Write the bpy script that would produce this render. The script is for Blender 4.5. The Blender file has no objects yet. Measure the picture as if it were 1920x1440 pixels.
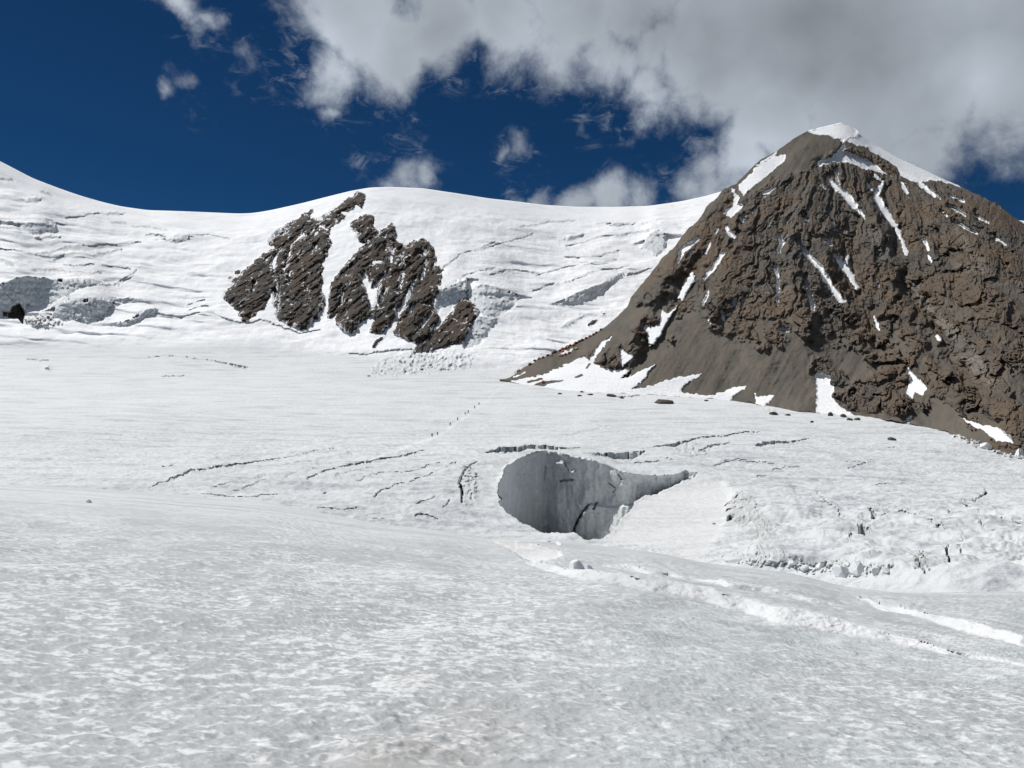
import bpy, bmesh, math, random
import numpy as np

# ------------------------------------------------------------------ camera, sky, sun, exposure
F, CX, CY = 1440.0, 960.0, 720.0          # focal length and centre in photograph pixels (1920 wide)
sc = bpy.context.scene
COL = sc.collection
cam_d = bpy.data.cameras.new('camera')
cam_d.sensor_width = 36.0
cam_d.lens = 36.0 * F / 1920.0
cam_d.clip_start = 0.05
cam_d.clip_end = 20000.0
cam = bpy.data.objects.new('camera', cam_d)
cam.location = (0, 0, 0)
cam.rotation_euler = (math.radians(90), 0, 0)
COL.objects.link(cam)
sc.camera = cam

SUN_AZ, SUN_EL = -62.0, 56.0               # degrees from the view direction (+Y), negative = left
sun_d = bpy.data.lights.new('sun', 'SUN')
sun_d.energy = 4.0
sun_d.angle = math.radians(0.5)
sun_d.color = (1.0, 0.982, 0.955)
sun = bpy.data.objects.new('sun', sun_d)
sun.rotation_euler = (math.radians(90 - SUN_EL), 0, math.radians(180 - SUN_AZ))
COL.objects.link(sun)

sc.view_settings.view_transform = 'Standard'
sc.view_settings.look = 'None'
sc.view_settings.exposure = 0.0
sc.view_settings.gamma = 1.0
sc.view_settings.use_curve_mapping = False
sc.cycles.max_bounces = 8
sc.cycles.diffuse_bounces = 7
sc.cycles.glossy_bounces = 2
sc.cycles.transmission_bounces = 2
sc.cycles.use_denoising = True


class NT:
    """small node-tree helper: every call adds a node and returns its main output"""
    def __init__(self, tree):
        self.t = tree
    def link(self, a, sock):
        if a is None:
            return
        if hasattr(a, 'is_output'):
            self.t.links.new(a, sock)
        else:
            if sock.type == 'RGBA' and not hasattr(a, '__len__'):
                a = (a, a, a, 1)
            if sock.type == 'RGBA' and len(a) == 3:
                a = (*a, 1)
            if sock.type == 'VECTOR' and not hasattr(a, '__len__'):
                a = (a, a, a)
            sock.default_value = a
    def math(self, op, a, b=None, c=None, clamp=False):
        n = self.t.nodes.new('ShaderNodeMath'); n.operation = op; n.use_clamp = clamp
        for i, x in enumerate((a, b, c)):
            self.link(x, n.inputs[i])
        return n.outputs[0]
    def vmath(self, op, a, b=None, scale=None):
        n = self.t.nodes.new('ShaderNodeVectorMath'); n.operation = op
        self.link(a, n.inputs[0])
        if b is not None:
            self.link(b, n.inputs[1])
        if scale is not None:
            self.link(scale, n.inputs['Scale'])
        return n.outputs['Value'] if op in ('DISTANCE', 'DOT_PRODUCT', 'LENGTH') else n.outputs[0]
    def noise(self, vec, scale, detail=4, rough=0.5, dist=0.0, out='Fac', lac=2.0):
        n = self.t.nodes.new('ShaderNodeTexNoise')
        self.link(vec, n.inputs['Vector'])
        for k, x in (('Scale', scale), ('Detail', detail), ('Roughness', rough), ('Distortion', dist), ('Lacunarity', lac)):
            self.link(x, n.inputs[k])
        return n.outputs[out]
    def voronoi(self, vec, scale, feature='F1', rnd=1.0, out='Distance'):
        n = self.t.nodes.new('ShaderNodeTexVoronoi'); n.feature = feature
        self.link(vec, n.inputs['Vector']); self.link(scale, n.inputs['Scale']); self.link(rnd, n.inputs['Randomness'])
        return n.outputs[out]
    def smooth(self, x, lo, hi, a=0.0, b=1.0):
        n = self.t.nodes.new('ShaderNodeMapRange'); n.interpolation_type = 'SMOOTHSTEP'
        self.link(x, n.inputs[0])
        for i, v in enumerate((lo, hi, a, b)):
            self.link(v, n.inputs[1 + i])
        return n.outputs[0]
    def mix(self, f, a, b, blend='MIX'):
        n = self.t.nodes.new('ShaderNodeMix'); n.data_type = 'RGBA'; n.blend_type = blend
        self.link(f, n.inputs[0]); self.link(a, n.inputs[6]); self.link(b, n.inputs[7])
        return n.outputs[2]
    def attr(self, name):
        n = self.t.nodes.new('ShaderNodeAttribute'); n.attribute_name = name
        return n.outputs['Fac']
    def mapping(self, vec, rot=(0, 0, 0), scale=(1, 1, 1)):
        n = self.t.nodes.new('ShaderNodeMapping')
        self.link(vec, n.inputs['Vector']); n.inputs['Rotation'].default_value = rot; n.inputs['Scale'].default_value = scale
        return n.outputs[0]
    def bump(self, h, strength, dist, normal=None):
        n = self.t.nodes.new('ShaderNodeBump')
        self.link(h, n.inputs['Height']); self.link(strength, n.inputs['Strength']); self.link(dist, n.inputs['Distance'])
        if normal is not None:
            self.t.links.new(normal, n.inputs['Normal'])
        return n.outputs[0]


# ---- world: high-altitude Nishita sky with broken cumulus in the sky's own directions
SKY_STRENGTH = 0.05
world = bpy.data.worlds.new('World')
sc.world = world
world.use_nodes = True
wt = world.node_tree
world.cycles.sampling_method = 'NONE'
wt.nodes.clear()
W = NT(wt)
w_out = wt.nodes.new('ShaderNodeOutputWorld')
w_bg = wt.nodes.new('ShaderNodeBackground')
w_bg.inputs['Strength'].default_value = SKY_STRENGTH
wt.links.new(w_bg.outputs[0], w_out.inputs['Surface'])
sky = wt.nodes.new('ShaderNodeTexSky')
sky.sky_type = 'NISHITA'
sky.sun_disc = False
sky.sun_elevation = math.radians(SUN_EL)
sky.sun_rotation = math.radians(SUN_AZ)
sky.altitude = 5000.0
sky.air_density = 1.0
sky.dust_density = 0.0
sky.ozone_density = 3.0
tc = wt.nodes.new('ShaderNodeTexCoord')
D = W.vmath('NORMALIZE', tc.outputs['Generated'])


def sky_dir(u, v):
    d = np.array([(u - CX) / F, 1.0, (CY - v) / F])
    n = np.linalg.norm(d)
    return tuple(d / n), 1.0 / n


warp = W.noise(D, 5.0, 3, 0.5, out='Color')
warp = W.vmath('SUBTRACT', warp, (0.5, 0.5, 0.5))
warp2 = W.noise(D, 18.0, 4, 0.55, out='Color')
warp2 = W.vmath('SUBTRACT', warp2, (0.5, 0.5, 0.5))
Dw = W.vmath('ADD', D, W.vmath('SCALE', warp, scale=0.08))
Dw = W.vmath('ADD', Dw, W.vmath('SCALE', warp2, scale=0.045))


def blob_field(blobs, vec):
    acc = None
    for (u, v, r, w) in blobs:
        c, k = sky_dir(u, v)
        rr = r / F * k
        d = W.vmath('DISTANCE', vec, c)
        m = W.math('MULTIPLY_ADD', d, -w / rr, w)
        acc = m if acc is None else W.math('MAXIMUM', acc, m)
    return W.math('MAXIMUM', acc, -1.0)


big = [(650, 20, 120, 1.2), (605, 140, 85, .9), (610, 205, 40, .62), (730, 90, 110, 1.2), (830, 40, 120, 1.3), (960, 30, 130, 1.3),
       (1100, 20, 150, 1.4), (1160, 100, 105, 1.1), (1230, 165, 95, 1.0), (1310, 190, 85, .95), (1370, 110, 180, 1.6),
       (1450, 250, 140, 1.2), (1500, 60, 240, 1.8), (1700, 100, 260, 1.8), (1920, 60, 250, 1.7), (1860, 190, 105, 1.0),
       (1400, 320, 105, 1.0), (1330, 340, 75, .85), (1280, 372, 60, .8), (1725, 265, 110, 1.1), (1620, 240, 170, 1.4), (1215, 20, 110, 1.3), (1245, 105, 90, 1.1)]
small = [(350, 28, 68, .95), (300, 20, 32, .5), (398, 45, 34, .6), (310, 185, 22, .42), (340, 165, 26, .38), (480, 130, 48, .36),
         (500, 160, 30, .40), (490, 188, 24, .36), (455, 95, 26, .32), (768, 325, 62, .62), (805, 322, 40, .62), (735, 338, 40, .5),
         (965, 275, 46, .62), (992, 270, 30, .6), (932, 287, 24, .5), (1140, 366, 66, .9), (1090, 378, 55, .8), (1190, 372, 55, .8),
         (1020, 380, 50, .7), (975, 374, 34, .6), (750, 232, 30, .36), (776, 215, 24, .36), (536, 36, 20, .36), (870, 70, 30, .3),
         (1100, 228, 22, .3), (690, 300, 30, .3), (360, 225, 20, .3)]
field = blob_field(big + small, Dw)
nz = W.noise(D, 12.0, 11, 0.64, 0.25)
nzc = W.math('SUBTRACT', nz, 0.5)
# beyond the frame the sky goes on with the same kind of broken cloud
front, _ = sky_dir(960, 300)
away = W.smooth(W.vmath('DOT_PRODUCT', D, front), 0.80, 0.62)
gen = W.math('MULTIPLY_ADD', W.noise(D, 2.2, 3, 0.5, 0.3), 6.0, -3.0)
gen = W.math('MULTIPLY', W.math('MAXIMUM', gen, -1.0), 1.0)
field = W.math('ADD', W.math('MULTIPLY', field, W.math('SUBTRACT', 1.0, away)), W.math('MULTIPLY', gen, away))
dens = W.math('MULTIPLY_ADD', nzc, 1.7, field)
alpha = W.smooth(dens, 0.04, 0.80)
wn = W.noise(W.mapping(D, (0, math.radians(25), 0), (1.0, 1.0, 1.9)), 26.0, 9, 0.68, 0.8)
wisp = W.math('MULTIPLY', W.smooth(wn, 0.50, 0.76, 0.0, 0.42), W.smooth(field, -0.30, 0.22))
alpha = W.math('MAXIMUM', alpha, wisp)
# thickness decides brightness: thin sunlit edges pale, thick middles grey
lum = W.noise(D, 4.2, 4, 0.5, 0.3)
lum2 = W.noise(D, 14.0, 5, 0.5, 0.2)
thick = W.smooth(field, 0.35, 1.25)
bright = blob_field([(590, 130, 120, 1), (1180, 180, 130, .8), (1840, 150, 90, 1), (1430, 300, 110, .8), (350, 30, 90, 1), (1000, 60, 120, .6), (700, 40, 120, .6)], D)
bright = W.math('MAXIMUM', bright, 0.0)
b = W.math('MULTIPLY_ADD', thick, -0.08, 0.485)
b = W.math('MULTIPLY_ADD', W.math('SUBTRACT', lum, 0.5), 0.34, b)
b = W.math('MULTIPLY_ADD', W.math('SUBTRACT', lum2, 0.5), 0.14, b)
b = W.math('MULTIPLY_ADD', bright, 0.17, b)
dark = blob_field([(1560, 50, 190, 1), (1350, 60, 120, .5), (1790, 300, 150, .9), (1250, 60, 130, .5), (1060, 130, 70, .5)], Dw)
b = W.math('MULTIPLY_ADD', W.smooth(dark, -0.4, 1.0), -0.11, b)
b = W.math('MAXIMUM', W.math('MINIMUM', b, 0.72), 0.18)
cl = W.vmath('SCALE', (0.87 / SKY_STRENGTH, 0.965 / SKY_STRENGTH, 1.09 / SKY_STRENGTH), scale=b)
skyc = W.mix(1.0, sky.outputs[0], (0.13, 0.40, 0.60), 'MULTIPLY')
wt.links.new(W.mix(alpha, skyc, cl), w_bg.inputs['Color'])

# ------------------------------------------------------------------ numpy noise and outline helpers
def _h(ix, iy, seed):
    h = (ix.astype(np.int64) * 374761393 + iy.astype(np.int64) * 668265263 + seed * 974711) & 0xFFFFFFFF
    h = ((h ^ (h >> 13)) * 1274126177) & 0xFFFFFFFF
    h = ((h ^ (h >> 16)) * 2246822519) & 0xFFFFFFFF
    return (h ^ (h >> 15)) & 0xFFFFFFFF


def perlin(x, y, seed=0):
    ix = np.floor(x); iy = np.floor(y)
    fx = x - ix; fy = y - iy
    ux = fx * fx * fx * (fx * (fx * 6 - 15) + 10); uy = fy * fy * fy * (fy * (fy * 6 - 15) + 10)
    def g(ox, oy):
        a = _h(ix + ox, iy + oy, seed) * (2 * math.pi / 4294967296.0)
        return np.cos(a) * (fx - ox) + np.sin(a) * (fy - oy)
    a = g(0, 0); b_ = g(1, 0); c = g(0, 1); d = g(1, 1)
    return ((a + ux * (b_ - a)) * (1 - uy) + (c + ux * (d - c)) * uy) * 1.5


def fbm(x, y, octv=4, seed=0, gain=0.5, lac=2.03):
    s = 0; a = 1.0; f = 1.0
    for i in range(octv):
        s = s + a * perlin(x * f + 17.3 * i, y * f - 9.1 * i, seed + i * 13)
        a *= gain; f *= lac
    return s


def ridged(x, y, octv=4, seed=0, gain=0.5, lac=2.1):
    s = 0; a = 1.0; f = 1.0
    for i in range(octv):
        s = s + a * (1 - 2 * np.abs(perlin(x * f + 7.7 * i, y * f + 3.3 * i, seed + i * 13)))
        a *= gain; f *= lac
    return s


def cells(x, y, seed=0, tilt=1.0, jump=1.0):
    """tilted facets: a random plane in each Voronoi cell; also edge distance and a random number per cell"""
    ix = np.floor(x); iy = np.floor(y)
    b1 = np.full(x.shape, 9.0); b2 = np.full(x.shape, 9.0); val = np.zeros(x.shape); rid = np.zeros(x.shape)
    for ox in (-1, 0, 1):
        for oy in (-1, 0, 1):
            cx_ = ix + ox; cy_ = iy + oy
            px = cx_ + _h(cx_, cy_, seed + 1) / 4294967296.0
            py = cy_ + _h(cx_, cy_, seed + 2) / 4294967296.0
            dx = x - px; dy = y - py
            d = dx * dx + dy * dy
            r = _h(cx_, cy_, seed + 3) / 4294967296.0
            gx = _h(cx_, cy_, seed + 4) / 2147483648.0 - 1
            gy = _h(cx_, cy_, seed + 5) / 2147483648.0 - 1
            v = jump * (r - 0.5) + tilt * (gx * dx + gy * dy)
            m = d < b1
            b2 = np.where(m, b1, np.minimum(b2, d))
            val = np.where(m, v, val); rid = np.where(m, r, rid)
            b1 = np.where(m, d, b1)
    return val, np.sqrt(b2) - np.sqrt(b1), rid


def sstep(x, a, b_):
    t = np.clip((x - a) / (b_ - a), 0, 1)
    return t * t * (3 - 2 * t)


def poly_sd(U, V, pts):
    """signed distance, positive inside"""
    pts = np.asarray(pts, float)
    out = np.full(U.shape, -50.0)
    lo = pts.min(0) - 50; hi = pts.max(0) + 50
    sel = (U > lo[0]) & (U < hi[0]) & (V > lo[1]) & (V < hi[1])
    if not sel.any():
        return out
    x = U[sel]; y = V[sel]
    d = np.full(x.shape, 1e9); ins = np.zeros(x.shape, bool)
    for i in range(len(pts)):
        a = pts[i]; b_ = pts[(i + 1) % len(pts)]
        e = b_ - a
        L = max(e @ e, 1e-9)
        t = np.clip(((x - a[0]) * e[0] + (y - a[1]) * e[1]) / L, 0, 1)
        d = np.minimum(d, (x - a[0] - t * e[0]) ** 2 + (y - a[1] - t * e[1]) ** 2)
        c = ((a[1] > y) != (b_[1] > y))
        if abs(e[1]) > 1e-9:
            ins ^= c & (x < a[0] + (y - a[1]) * e[0] / e[1])
    d = np.sqrt(d)
    out[sel] = np.where(ins, d, -d)
    return out


def line_sd(U, V, pts, w):
    pts = np.asarray(pts, float)
    ws = np.full(len(pts), float(w)) if np.isscalar(w) else np.asarray(w, float)
    out = np.full(U.shape, -50.0)
    lo = pts.min(0) - 50; hi = pts.max(0) + 50
    sel = (U > lo[0]) & (U < hi[0]) & (V > lo[1]) & (V < hi[1])
    if not sel.any():
        return out
    x = U[sel]; y = V[sel]
    best = np.full(x.shape, -1e9)
    for i in range(len(pts) - 1):
        a = pts[i]; e = pts[i + 1] - a
        L = max(e @ e, 1e-9)
        t = np.clip(((x - a[0]) * e[0] + (y - a[1]) * e[1]) / L, 0, 1)
        d = np.sqrt((x - a[0] - t * e[0]) ** 2 + (y - a[1] - t * e[1]) ** 2)
        best = np.maximum(best, 0.5 * (ws[i] + t * (ws[i + 1] - ws[i])) - d)
    out[sel] = np.maximum(best, -50)
    return out


def curve(pts):
    p = np.asarray(pts, float)
    return lambda u: np.interp(u, p[:, 0], p[:, 1])


def smooth_curve(pts, s=30):
    p = np.asarray(pts, float)
    g = np.arange(p[0, 0], p[-1, 0] + 1, 2.0)
    y = np.interp(g, p[:, 0], p[:, 1])
    n = int(1.5 * s)
    k = np.exp(-0.5 * (np.arange(-n, n + 1) * 2.0 / s) ** 2); k /= k.sum()
    y2 = np.convolve(np.pad(y, n, mode='reflect', reflect_type='odd'), k, 'valid')
    return lambda u: np.interp(u, g, y2)


def to_xyz(U, V, Y):
    return np.stack([Y * (U - CX) / F, Y, Y * (CY - V) / F], -1)


def link(o, parent=None):
    COL.objects.link(o)
    if parent is not None:
        o.parent = parent
    return o


def tag(o, label=None, category=None, group=None, kind=None):
    if label:
        o['label'] = label
    if category:
        o['category'] = category
    if group:
        o['group'] = group
    if kind:
        o['kind'] = kind
    return o


def grid_normals(P):
    du = np.gradient(P, axis=1); dv = np.gradient(P, axis=0)
    n = np.cross(dv, du)
    return n / np.maximum(np.linalg.norm(n, axis=-1, keepdims=True), 1e-12)


def sheet(name, P, fmask, mat, attrs=None, flat=False, N=None, parent=None):
    """the faces of a vertex grid chosen by fmask, as one mesh object"""
    R, C = P.shape[:2]
    fr, fc = np.nonzero(fmask)
    if len(fr) == 0:
        return None
    i0 = fr * C + fc
    q = np.stack([i0, i0 + C, i0 + C + 1, i0 + 1], 1)
    used, inv = np.unique(q.ravel(), return_inverse=True)
    me = bpy.data.meshes.new(name)
    me.vertices.add(len(used))
    me.vertices.foreach_set('co', P.reshape(-1, 3)[used].astype(np.float32).ravel())
    me.loops.add(len(inv))
    me.loops.foreach_set('vertex_index', inv.astype(np.int32))
    me.polygons.add(len(fr))
    me.polygons.foreach_set('loop_start', (np.arange(len(fr)) * 4).astype(np.int32))
    me.update(calc_edges=True)
    me.polygons.foreach_set('use_smooth', np.full(len(fr), not flat))
    for k, a in (attrs or {}).items():
        at = me.attributes.new(k, 'FLOAT', 'POINT')
        at.data.foreach_set('value', a.ravel()[used].astype(np.float32))
    if N is not None and not flat:
        me.normals_split_custom_set_from_vertices(N.reshape(-1, 3)[used].tolist())
    me.materials.append(mat)
    me.update()
    return link(bpy.data.objects.new(name, me), parent)


# ------------------------------------------------------------------ materials
def new_mat(name):
    m = bpy.data.materials.new(name)
    m.use_nodes = True
    t = m.node_tree
    t.nodes.clear()
    out = t.nodes.new('ShaderNodeOutputMaterial')
    p = t.nodes.new('ShaderNodeBsdfPrincipled')
    t.links.new(p.outputs[0], out.inputs['Surface'])
    tc_ = t.nodes.new('ShaderNodeTexCoord')
    return m, NT(t), p, tc_.outputs['Object']


def snow_material():
    m, n, p, co = new_mat('snow')
    fg, ice, dirt, clean = n.attr('fg'), n.attr('ice'), n.attr('dirt'), n.attr('clean')
    # glacier firn: pale with grey foliation streaks
    st = n.mapping(co, (0, 0, math.radians(-14)), (0.03, 0.17, 0.4))
    s1 = n.noise(st, 1.0, 10, 0.66, 0.7)
    s2 = n.noise(co, 0.05, 5, 0.55)
    s3 = n.noise(n.mapping(co, (0, 0, math.radians(-20)), (0.10, 0.5, 0.6)), 1.0, 6, 0.6, 0.8)
    streak = n.smooth(s1, 0.46, 0.70)
    firn = n.mix(n.math('MULTIPLY', streak, 0.95), (0.655, 0.675, 0.68), (0.43, 0.450, 0.47))
    firn = n.mix(n.smooth(s2, 0.45, 0.72, 0.0, 0.6), firn, (0.70, 0.71, 0.70))
    thin_l = n.smooth(n.math('ABSOLUTE', n.math('SUBTRACT', s3, 0.5)), 0.028, 0.0)
    firn = n.mix(n.math('MULTIPLY', thin_l, n.smooth(s1, 0.42, 0.6, 0.0, 0.55)), firn, (0.42, 0.42, 0.42))
    hw = n.noise(n.mapping(co, (0, math.radians(8), 0), (0.022, 0.03, 0.075)), 1.0, 9, 0.64, 0.8)
    fresh = n.mix(n.smooth(hw, 0.44, 0.74, 0.0, 0.8), (0.93, 0.935, 0.94), (0.74, 0.755, 0.775))
    hl = n.noise(n.mapping(co, (0, math.radians(-10), 0), (0.012, 0.02, 0.10)), 1.0, 6, 0.55, 1.2)
    thin_h = n.smooth(n.math('ABSOLUTE', n.math('SUBTRACT', hl, 0.5)), 0.018, 0.0)
    fresh = n.mix(n.math('MULTIPLY', thin_h, n.smooth(n.noise(co, 0.011, 3, 0.5), 0.48, 0.62, 0.0, 0.45)), fresh, (0.50, 0.51, 0.53))
    base = n.mix(clean, firn, fresh)
    # near slope: flaky sun crust over grey glassy ice
    fm = n.mapping(co, (0, 0, math.radians(10)), (6.0, 9.0, 4.0))
    f1 = n.noise(fm, 1.0, 4, 0.55, 0.5)
    f0 = n.noise(n.mapping(co, (0, 0, math.radians(10)), (1.0, 1.9, 1.0)), 1.0, 4, 0.55, 0.5)
    f2 = n.noise(co, 0.22, 4, 0.55)
    f3 = n.noise(co, 19.0, 5, 0.6)
    fl = n.math('ADD', n.math('MULTIPLY_ADD', f0, 0.30, -0.15), f1)
    fl = n.math('ADD', fl, n.math('MULTIPLY_ADD', f2, 0.40, -0.20))
    fl = n.math('ADD', fl, n.math('MULTIPLY_ADD', f3, 0.24, -0.12))
    crust = n.smooth(fl, 0.46, 0.61)
    fcol = n.mix(crust, (0.455, 0.472, 0.477), (0.715, 0.727, 0.73))
    fcol = n.mix(n.smooth(f3, 0.55, 0.8, 0, 0.5), fcol, (0.80, 0.80, 0.80))
    base = n.mix(fg, base, fcol)
    dn = n.noise(co, 1.7, 5, 0.6)
    base = n.mix(n.math('MULTIPLY', dirt, n.smooth(dn, 0.25, 0.7, 0.45, 1.0)), base, (0.40, 0.345, 0.29))
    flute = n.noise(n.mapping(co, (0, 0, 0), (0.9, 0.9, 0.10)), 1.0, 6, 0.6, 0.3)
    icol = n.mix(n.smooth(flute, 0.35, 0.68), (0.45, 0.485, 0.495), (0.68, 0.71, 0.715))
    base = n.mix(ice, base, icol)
    n.link(base, p.inputs['Base Color'])
    rough = n.math('MULTIPLY_ADD', n.math('MULTIPLY', fg, n.math('SUBTRACT', 1.0, crust)), -0.30, 0.72)
    n.link(rough, p.inputs['Roughness'])
    p.inputs['Specular IOR Level'].default_value = 0.25
    h1 = n.math('MULTIPLY', fl, fg)
    b1 = n.bump(h1, 0.7, 0.025)
    b2 = n.bump(n.noise(co, 0.5, 8, 0.6), n.math('MULTIPLY_ADD', fg, -0.6, 0.6), 0.9, b1)
    b3 = n.bump(flute, n.math('MULTIPLY', ice, 0.7), 0.5, b2)
    n.link(b3, p.inputs['Normal'])
    return m


def rock_material(name, warm=1.0, dark=1.0, dust=0.9):
    m, n, p, co = new_mat(name)
    crag, tint = n.attr('crag'), n.attr('tint')
    big_ = n.noise(co, 0.022, 5, 0.6, 0.5)
    mid = n.noise(co, 0.12, 7, 0.65, 0.3)
    fine = n.noise(co, 0.9, 8, 0.7)
    strata = n.noise(n.mapping(co, (math.radians(18), math.radians(-14), 0), (0.02, 0.02, 0.35)), 1.0, 6, 0.65, 0.5)
    brown, grey, red, tan = (0.148 * warm, 0.110, 0.078), (0.112, 0.101, 0.088), (0.128 * warm, 0.088, 0.067), (0.19, 0.152, 0.112)
    c = n.mix(n.smooth(big_, 0.40, 0.62), brown, grey)
    c = n.mix(n.smooth(tint, 0.55, 0.95, 0, 0.7), c, red)
    c = n.mix(n.smooth(strata, 0.52, 0.74, 0, 0.75), c, tan)
    c = n.mix(n.smooth(mid, 0.58, 0.80, 0, 0.65), c, (0.052, 0.047, 0.042))
    c = n.mix(n.smooth(fine, 0.5, 0.75, 0, 0.65), c, (0.18, 0.152, 0.122))
    c = n.mix(n.smooth(n.noise(co, 0.35, 6, 0.7), 0.55, 0.75, 0, 0.4), c, (0.06, 0.053, 0.047))
    sc1 = n.noise(n.mapping(co, (0, 0, 0), (0.16, 0.05, 0.03)), 1.0, 6, 0.6, 0.4)
    scree = n.mix(n.smooth(sc1, 0.35, 0.70), (0.104, 0.096, 0.081), (0.138, 0.118, 0.094))
    scree = n.mix(n.math('MULTIPLY', n.attr('flow'), 0.55), scree, (0.165, 0.142, 0.116))
    scree = n.mix(n.smooth(fine, 0.45, 0.75, 0, 0.5), scree, (0.085, 0.076, 0.065))
    if dark != 1.0:
        c = n.mix(1.0, c, (dark, dark, dark * 1.02), 'MULTIPLY')
    c = n.mix(n.attr('pale'), c, (0.27, 0.245, 0.215))
    if dust:
        sn = n.noise(n.mapping(co, (0, math.radians(-32), 0), (0.20, 0.12, 0.055)), 1.0, 8, 0.62, 0.6)
        c = n.mix(n.smooth(n.math('MULTIPLY_ADD', n.attr('dust'), 0.13, sn), 0.725, 0.775, 0.0, dust), c, (0.80, 0.81, 0.82))
    col = n.mix(crag, scree, c)
    n.link(col, p.inputs['Base Color'])
    p.inputs['Roughness'].default_value = 0.88
    p.inputs['Specular IOR Level'].default_value = 0.2
    b1 = n.bump(n.noise(co, 0.28, 9, 0.66), n.math('MULTIPLY_ADD', crag, 0.8, 0.2), 1.7)
    b2 = n.bump(fine, 0.6, 0.6, b1)
    n.link(b2, p.inputs['Normal'])
    return m


def plain_mat(name, col, rough=0.6, var=0.15, scale=3.0, trans=0.0):
    m, n, p, co = new_mat(name)
    nzv = n.noise(co, scale, 5, 0.6)
    c2 = tuple(max(0, x * (1 - var * 2)) for x in col)
    n.link(n.mix(nzv, c2, col), p.inputs['Base Color'])
    p.inputs['Roughness'].default_value = rough
    n.link(n.bump(nzv, 0.3, 0.02), p.inputs['Normal'])
    return m


M_SNOW = snow_material()
M_ROCK = rock_material('rock')
M_DARK = rock_material('dark_rock', 1.02, 0.56, 0.9)

# ------------------------------------------------------------------ the snow terrain: skyline, glacier basin, near slope
skyline = smooth_curve([(-1600, -320), (-800, 10), (-240, 205), (0, 302), (61, 334), (108, 352), (148, 366), (193, 379), (227, 387), (277, 394),
                        (343, 396), (449, 400.5), (475, 399.5), (508, 394), (562, 382), (617, 368), (657, 358), (693, 351.5), (738, 350.5),
                        (793, 353), (860, 363), (920, 372.5), (955, 376), (1017, 384), (1077, 387.5), (1155, 388), (1217, 386), (1280, 377),
                        (1327, 366.5), (1358, 357), (1450, 345), (1560, 350), (1700, 390), (1850, 408), (1920, 414), (2000, 420), (2300, 400), (3600, 360)], 8)
crest = smooth_curve([(-1600, 880), (-600, 898), (0, 908), (270, 922), (400, 934), (500, 940), (600, 962), (720, 983), (820, 994), (900, 1010),
                      (1000, 1010), (1040, 1011), (1130, 1024), (1230, 1036), (1324, 1056), (1476, 1073), (1584, 1100), (1692, 1112), (1800, 1110),
                      (1920, 1108), (2100, 1120), (2600, 1165), (3600, 1260)], 14)
basev = smooth_curve([(-1600, 640), (0, 652), (200, 655), (430, 652), (600, 664), (700, 676), (800, 690), (960, 704), (1200, 704), (3600, 704)], 30)
ridge_y = smooth_curve([(-1600, 760), (0, 960), (400, 980), (740, 930), (1100, 980), (1358, 940), (1900, 1000), (3600, 1000)], 60)

_far = {-1600: [(1400, 100), (910, 140), (880, 185), (850, 240), (800, 310), (740, 450), (700, 530), (660, 600), (600, 660)],
        0: [(1400, 100), (910, 140), (880, 185), (850, 240), (800, 310), (740, 450), (700, 530), (660, 600), (600, 660)],
        500: [(1400, 95), (960, 125), (900, 165), (860, 215), (820, 320), (780, 400), (740, 465), (700, 545), (665, 600), (600, 660)],
        960: [(1400, 95), (1010, 128), (950, 160), (900, 186), (850, 212), (820, 330), (790, 390), (760, 440), (720, 505), (705, 535), (600, 640)],
        1400: [(1400, 60), (1060, 88), (1000, 130), (950, 165), (900, 200), (850, 245), (820, 325), (790, 385), (760, 440), (720, 505), (705, 535), (600, 640)],
        1920: [(1400, 45), (1100, 65), (1050, 95), (1000, 135), (950, 175), (900, 225), (850, 290), (820, 340), (790, 390), (760, 440), (720, 505), (705, 535), (600, 640)],
        3600: [(1400, 45), (1100, 65), (1050, 95), (1000, 135), (950, 175), (900, 225), (850, 290), (820, 340), (790, 390), (760, 440), (720, 505), (705, 535), (600, 640)]}
_vg = np.arange(560, 1460, 2.0)
_ug = np.arange(-1600, 3601, 20.0)
_cols = sorted(_far)
_lut0 = np.stack([np.interp(_vg, [a for a, _ in sorted(_far[c])], np.log([b_ for _, b_ in sorted(_far[c])])) for c in _cols])
_lut = np.stack([np.interp(_ug, _cols, _lut0[:, j]) for j in range(len(_vg))], 1)


def _blur(a, axis, s):
    k = np.exp(-0.5 * (np.arange(-3 * s, 3 * s + 1) / s) ** 2); k /= k.sum()
    pad = [(0, 0)] * a.ndim; pad[axis] = (3 * s, 3 * s)
    ap = np.pad(a, pad, mode='reflect', reflect_type='odd')
    return np.apply_along_axis(lambda v: np.convolve(v, k, 'valid'), axis, ap)


_lut = _blur(_blur(_lut, 1, 4), 0, 4)


def far_y(U, V):
    fu = np.clip((U + 1600) / 20.0, 0, len(_ug) - 1.001); fv = np.clip((V - 560) / 2.0, 0, len(_vg) - 1.001)
    iu = fu.astype(int); iv = fv.astype(int); a = fu - iu; b_ = fv - iv
    L = _lut
    return np.exp((L[iu, iv] * (1 - a) + L[iu + 1, iv] * a) * (1 - b_) + (L[iu, iv + 1] * (1 - a) + L[iu + 1, iv + 1] * a) * b_)


def slope_of(U):
    return 0.15 + 0.05 * (U - 960) / 960.0


EYE = 1.7


def near_y(U, V):
    e = (V - CY) / F; s = slope_of(U)
    ec = (crest(U) - CY) / F
    c = ((ec - s) / 2) ** 2 / EYE
    q = np.maximum(e - s, ec - s)
    return (q - np.sqrt(np.maximum(q * q - 4 * EYE * c, 0))) / (2 * c)


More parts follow.
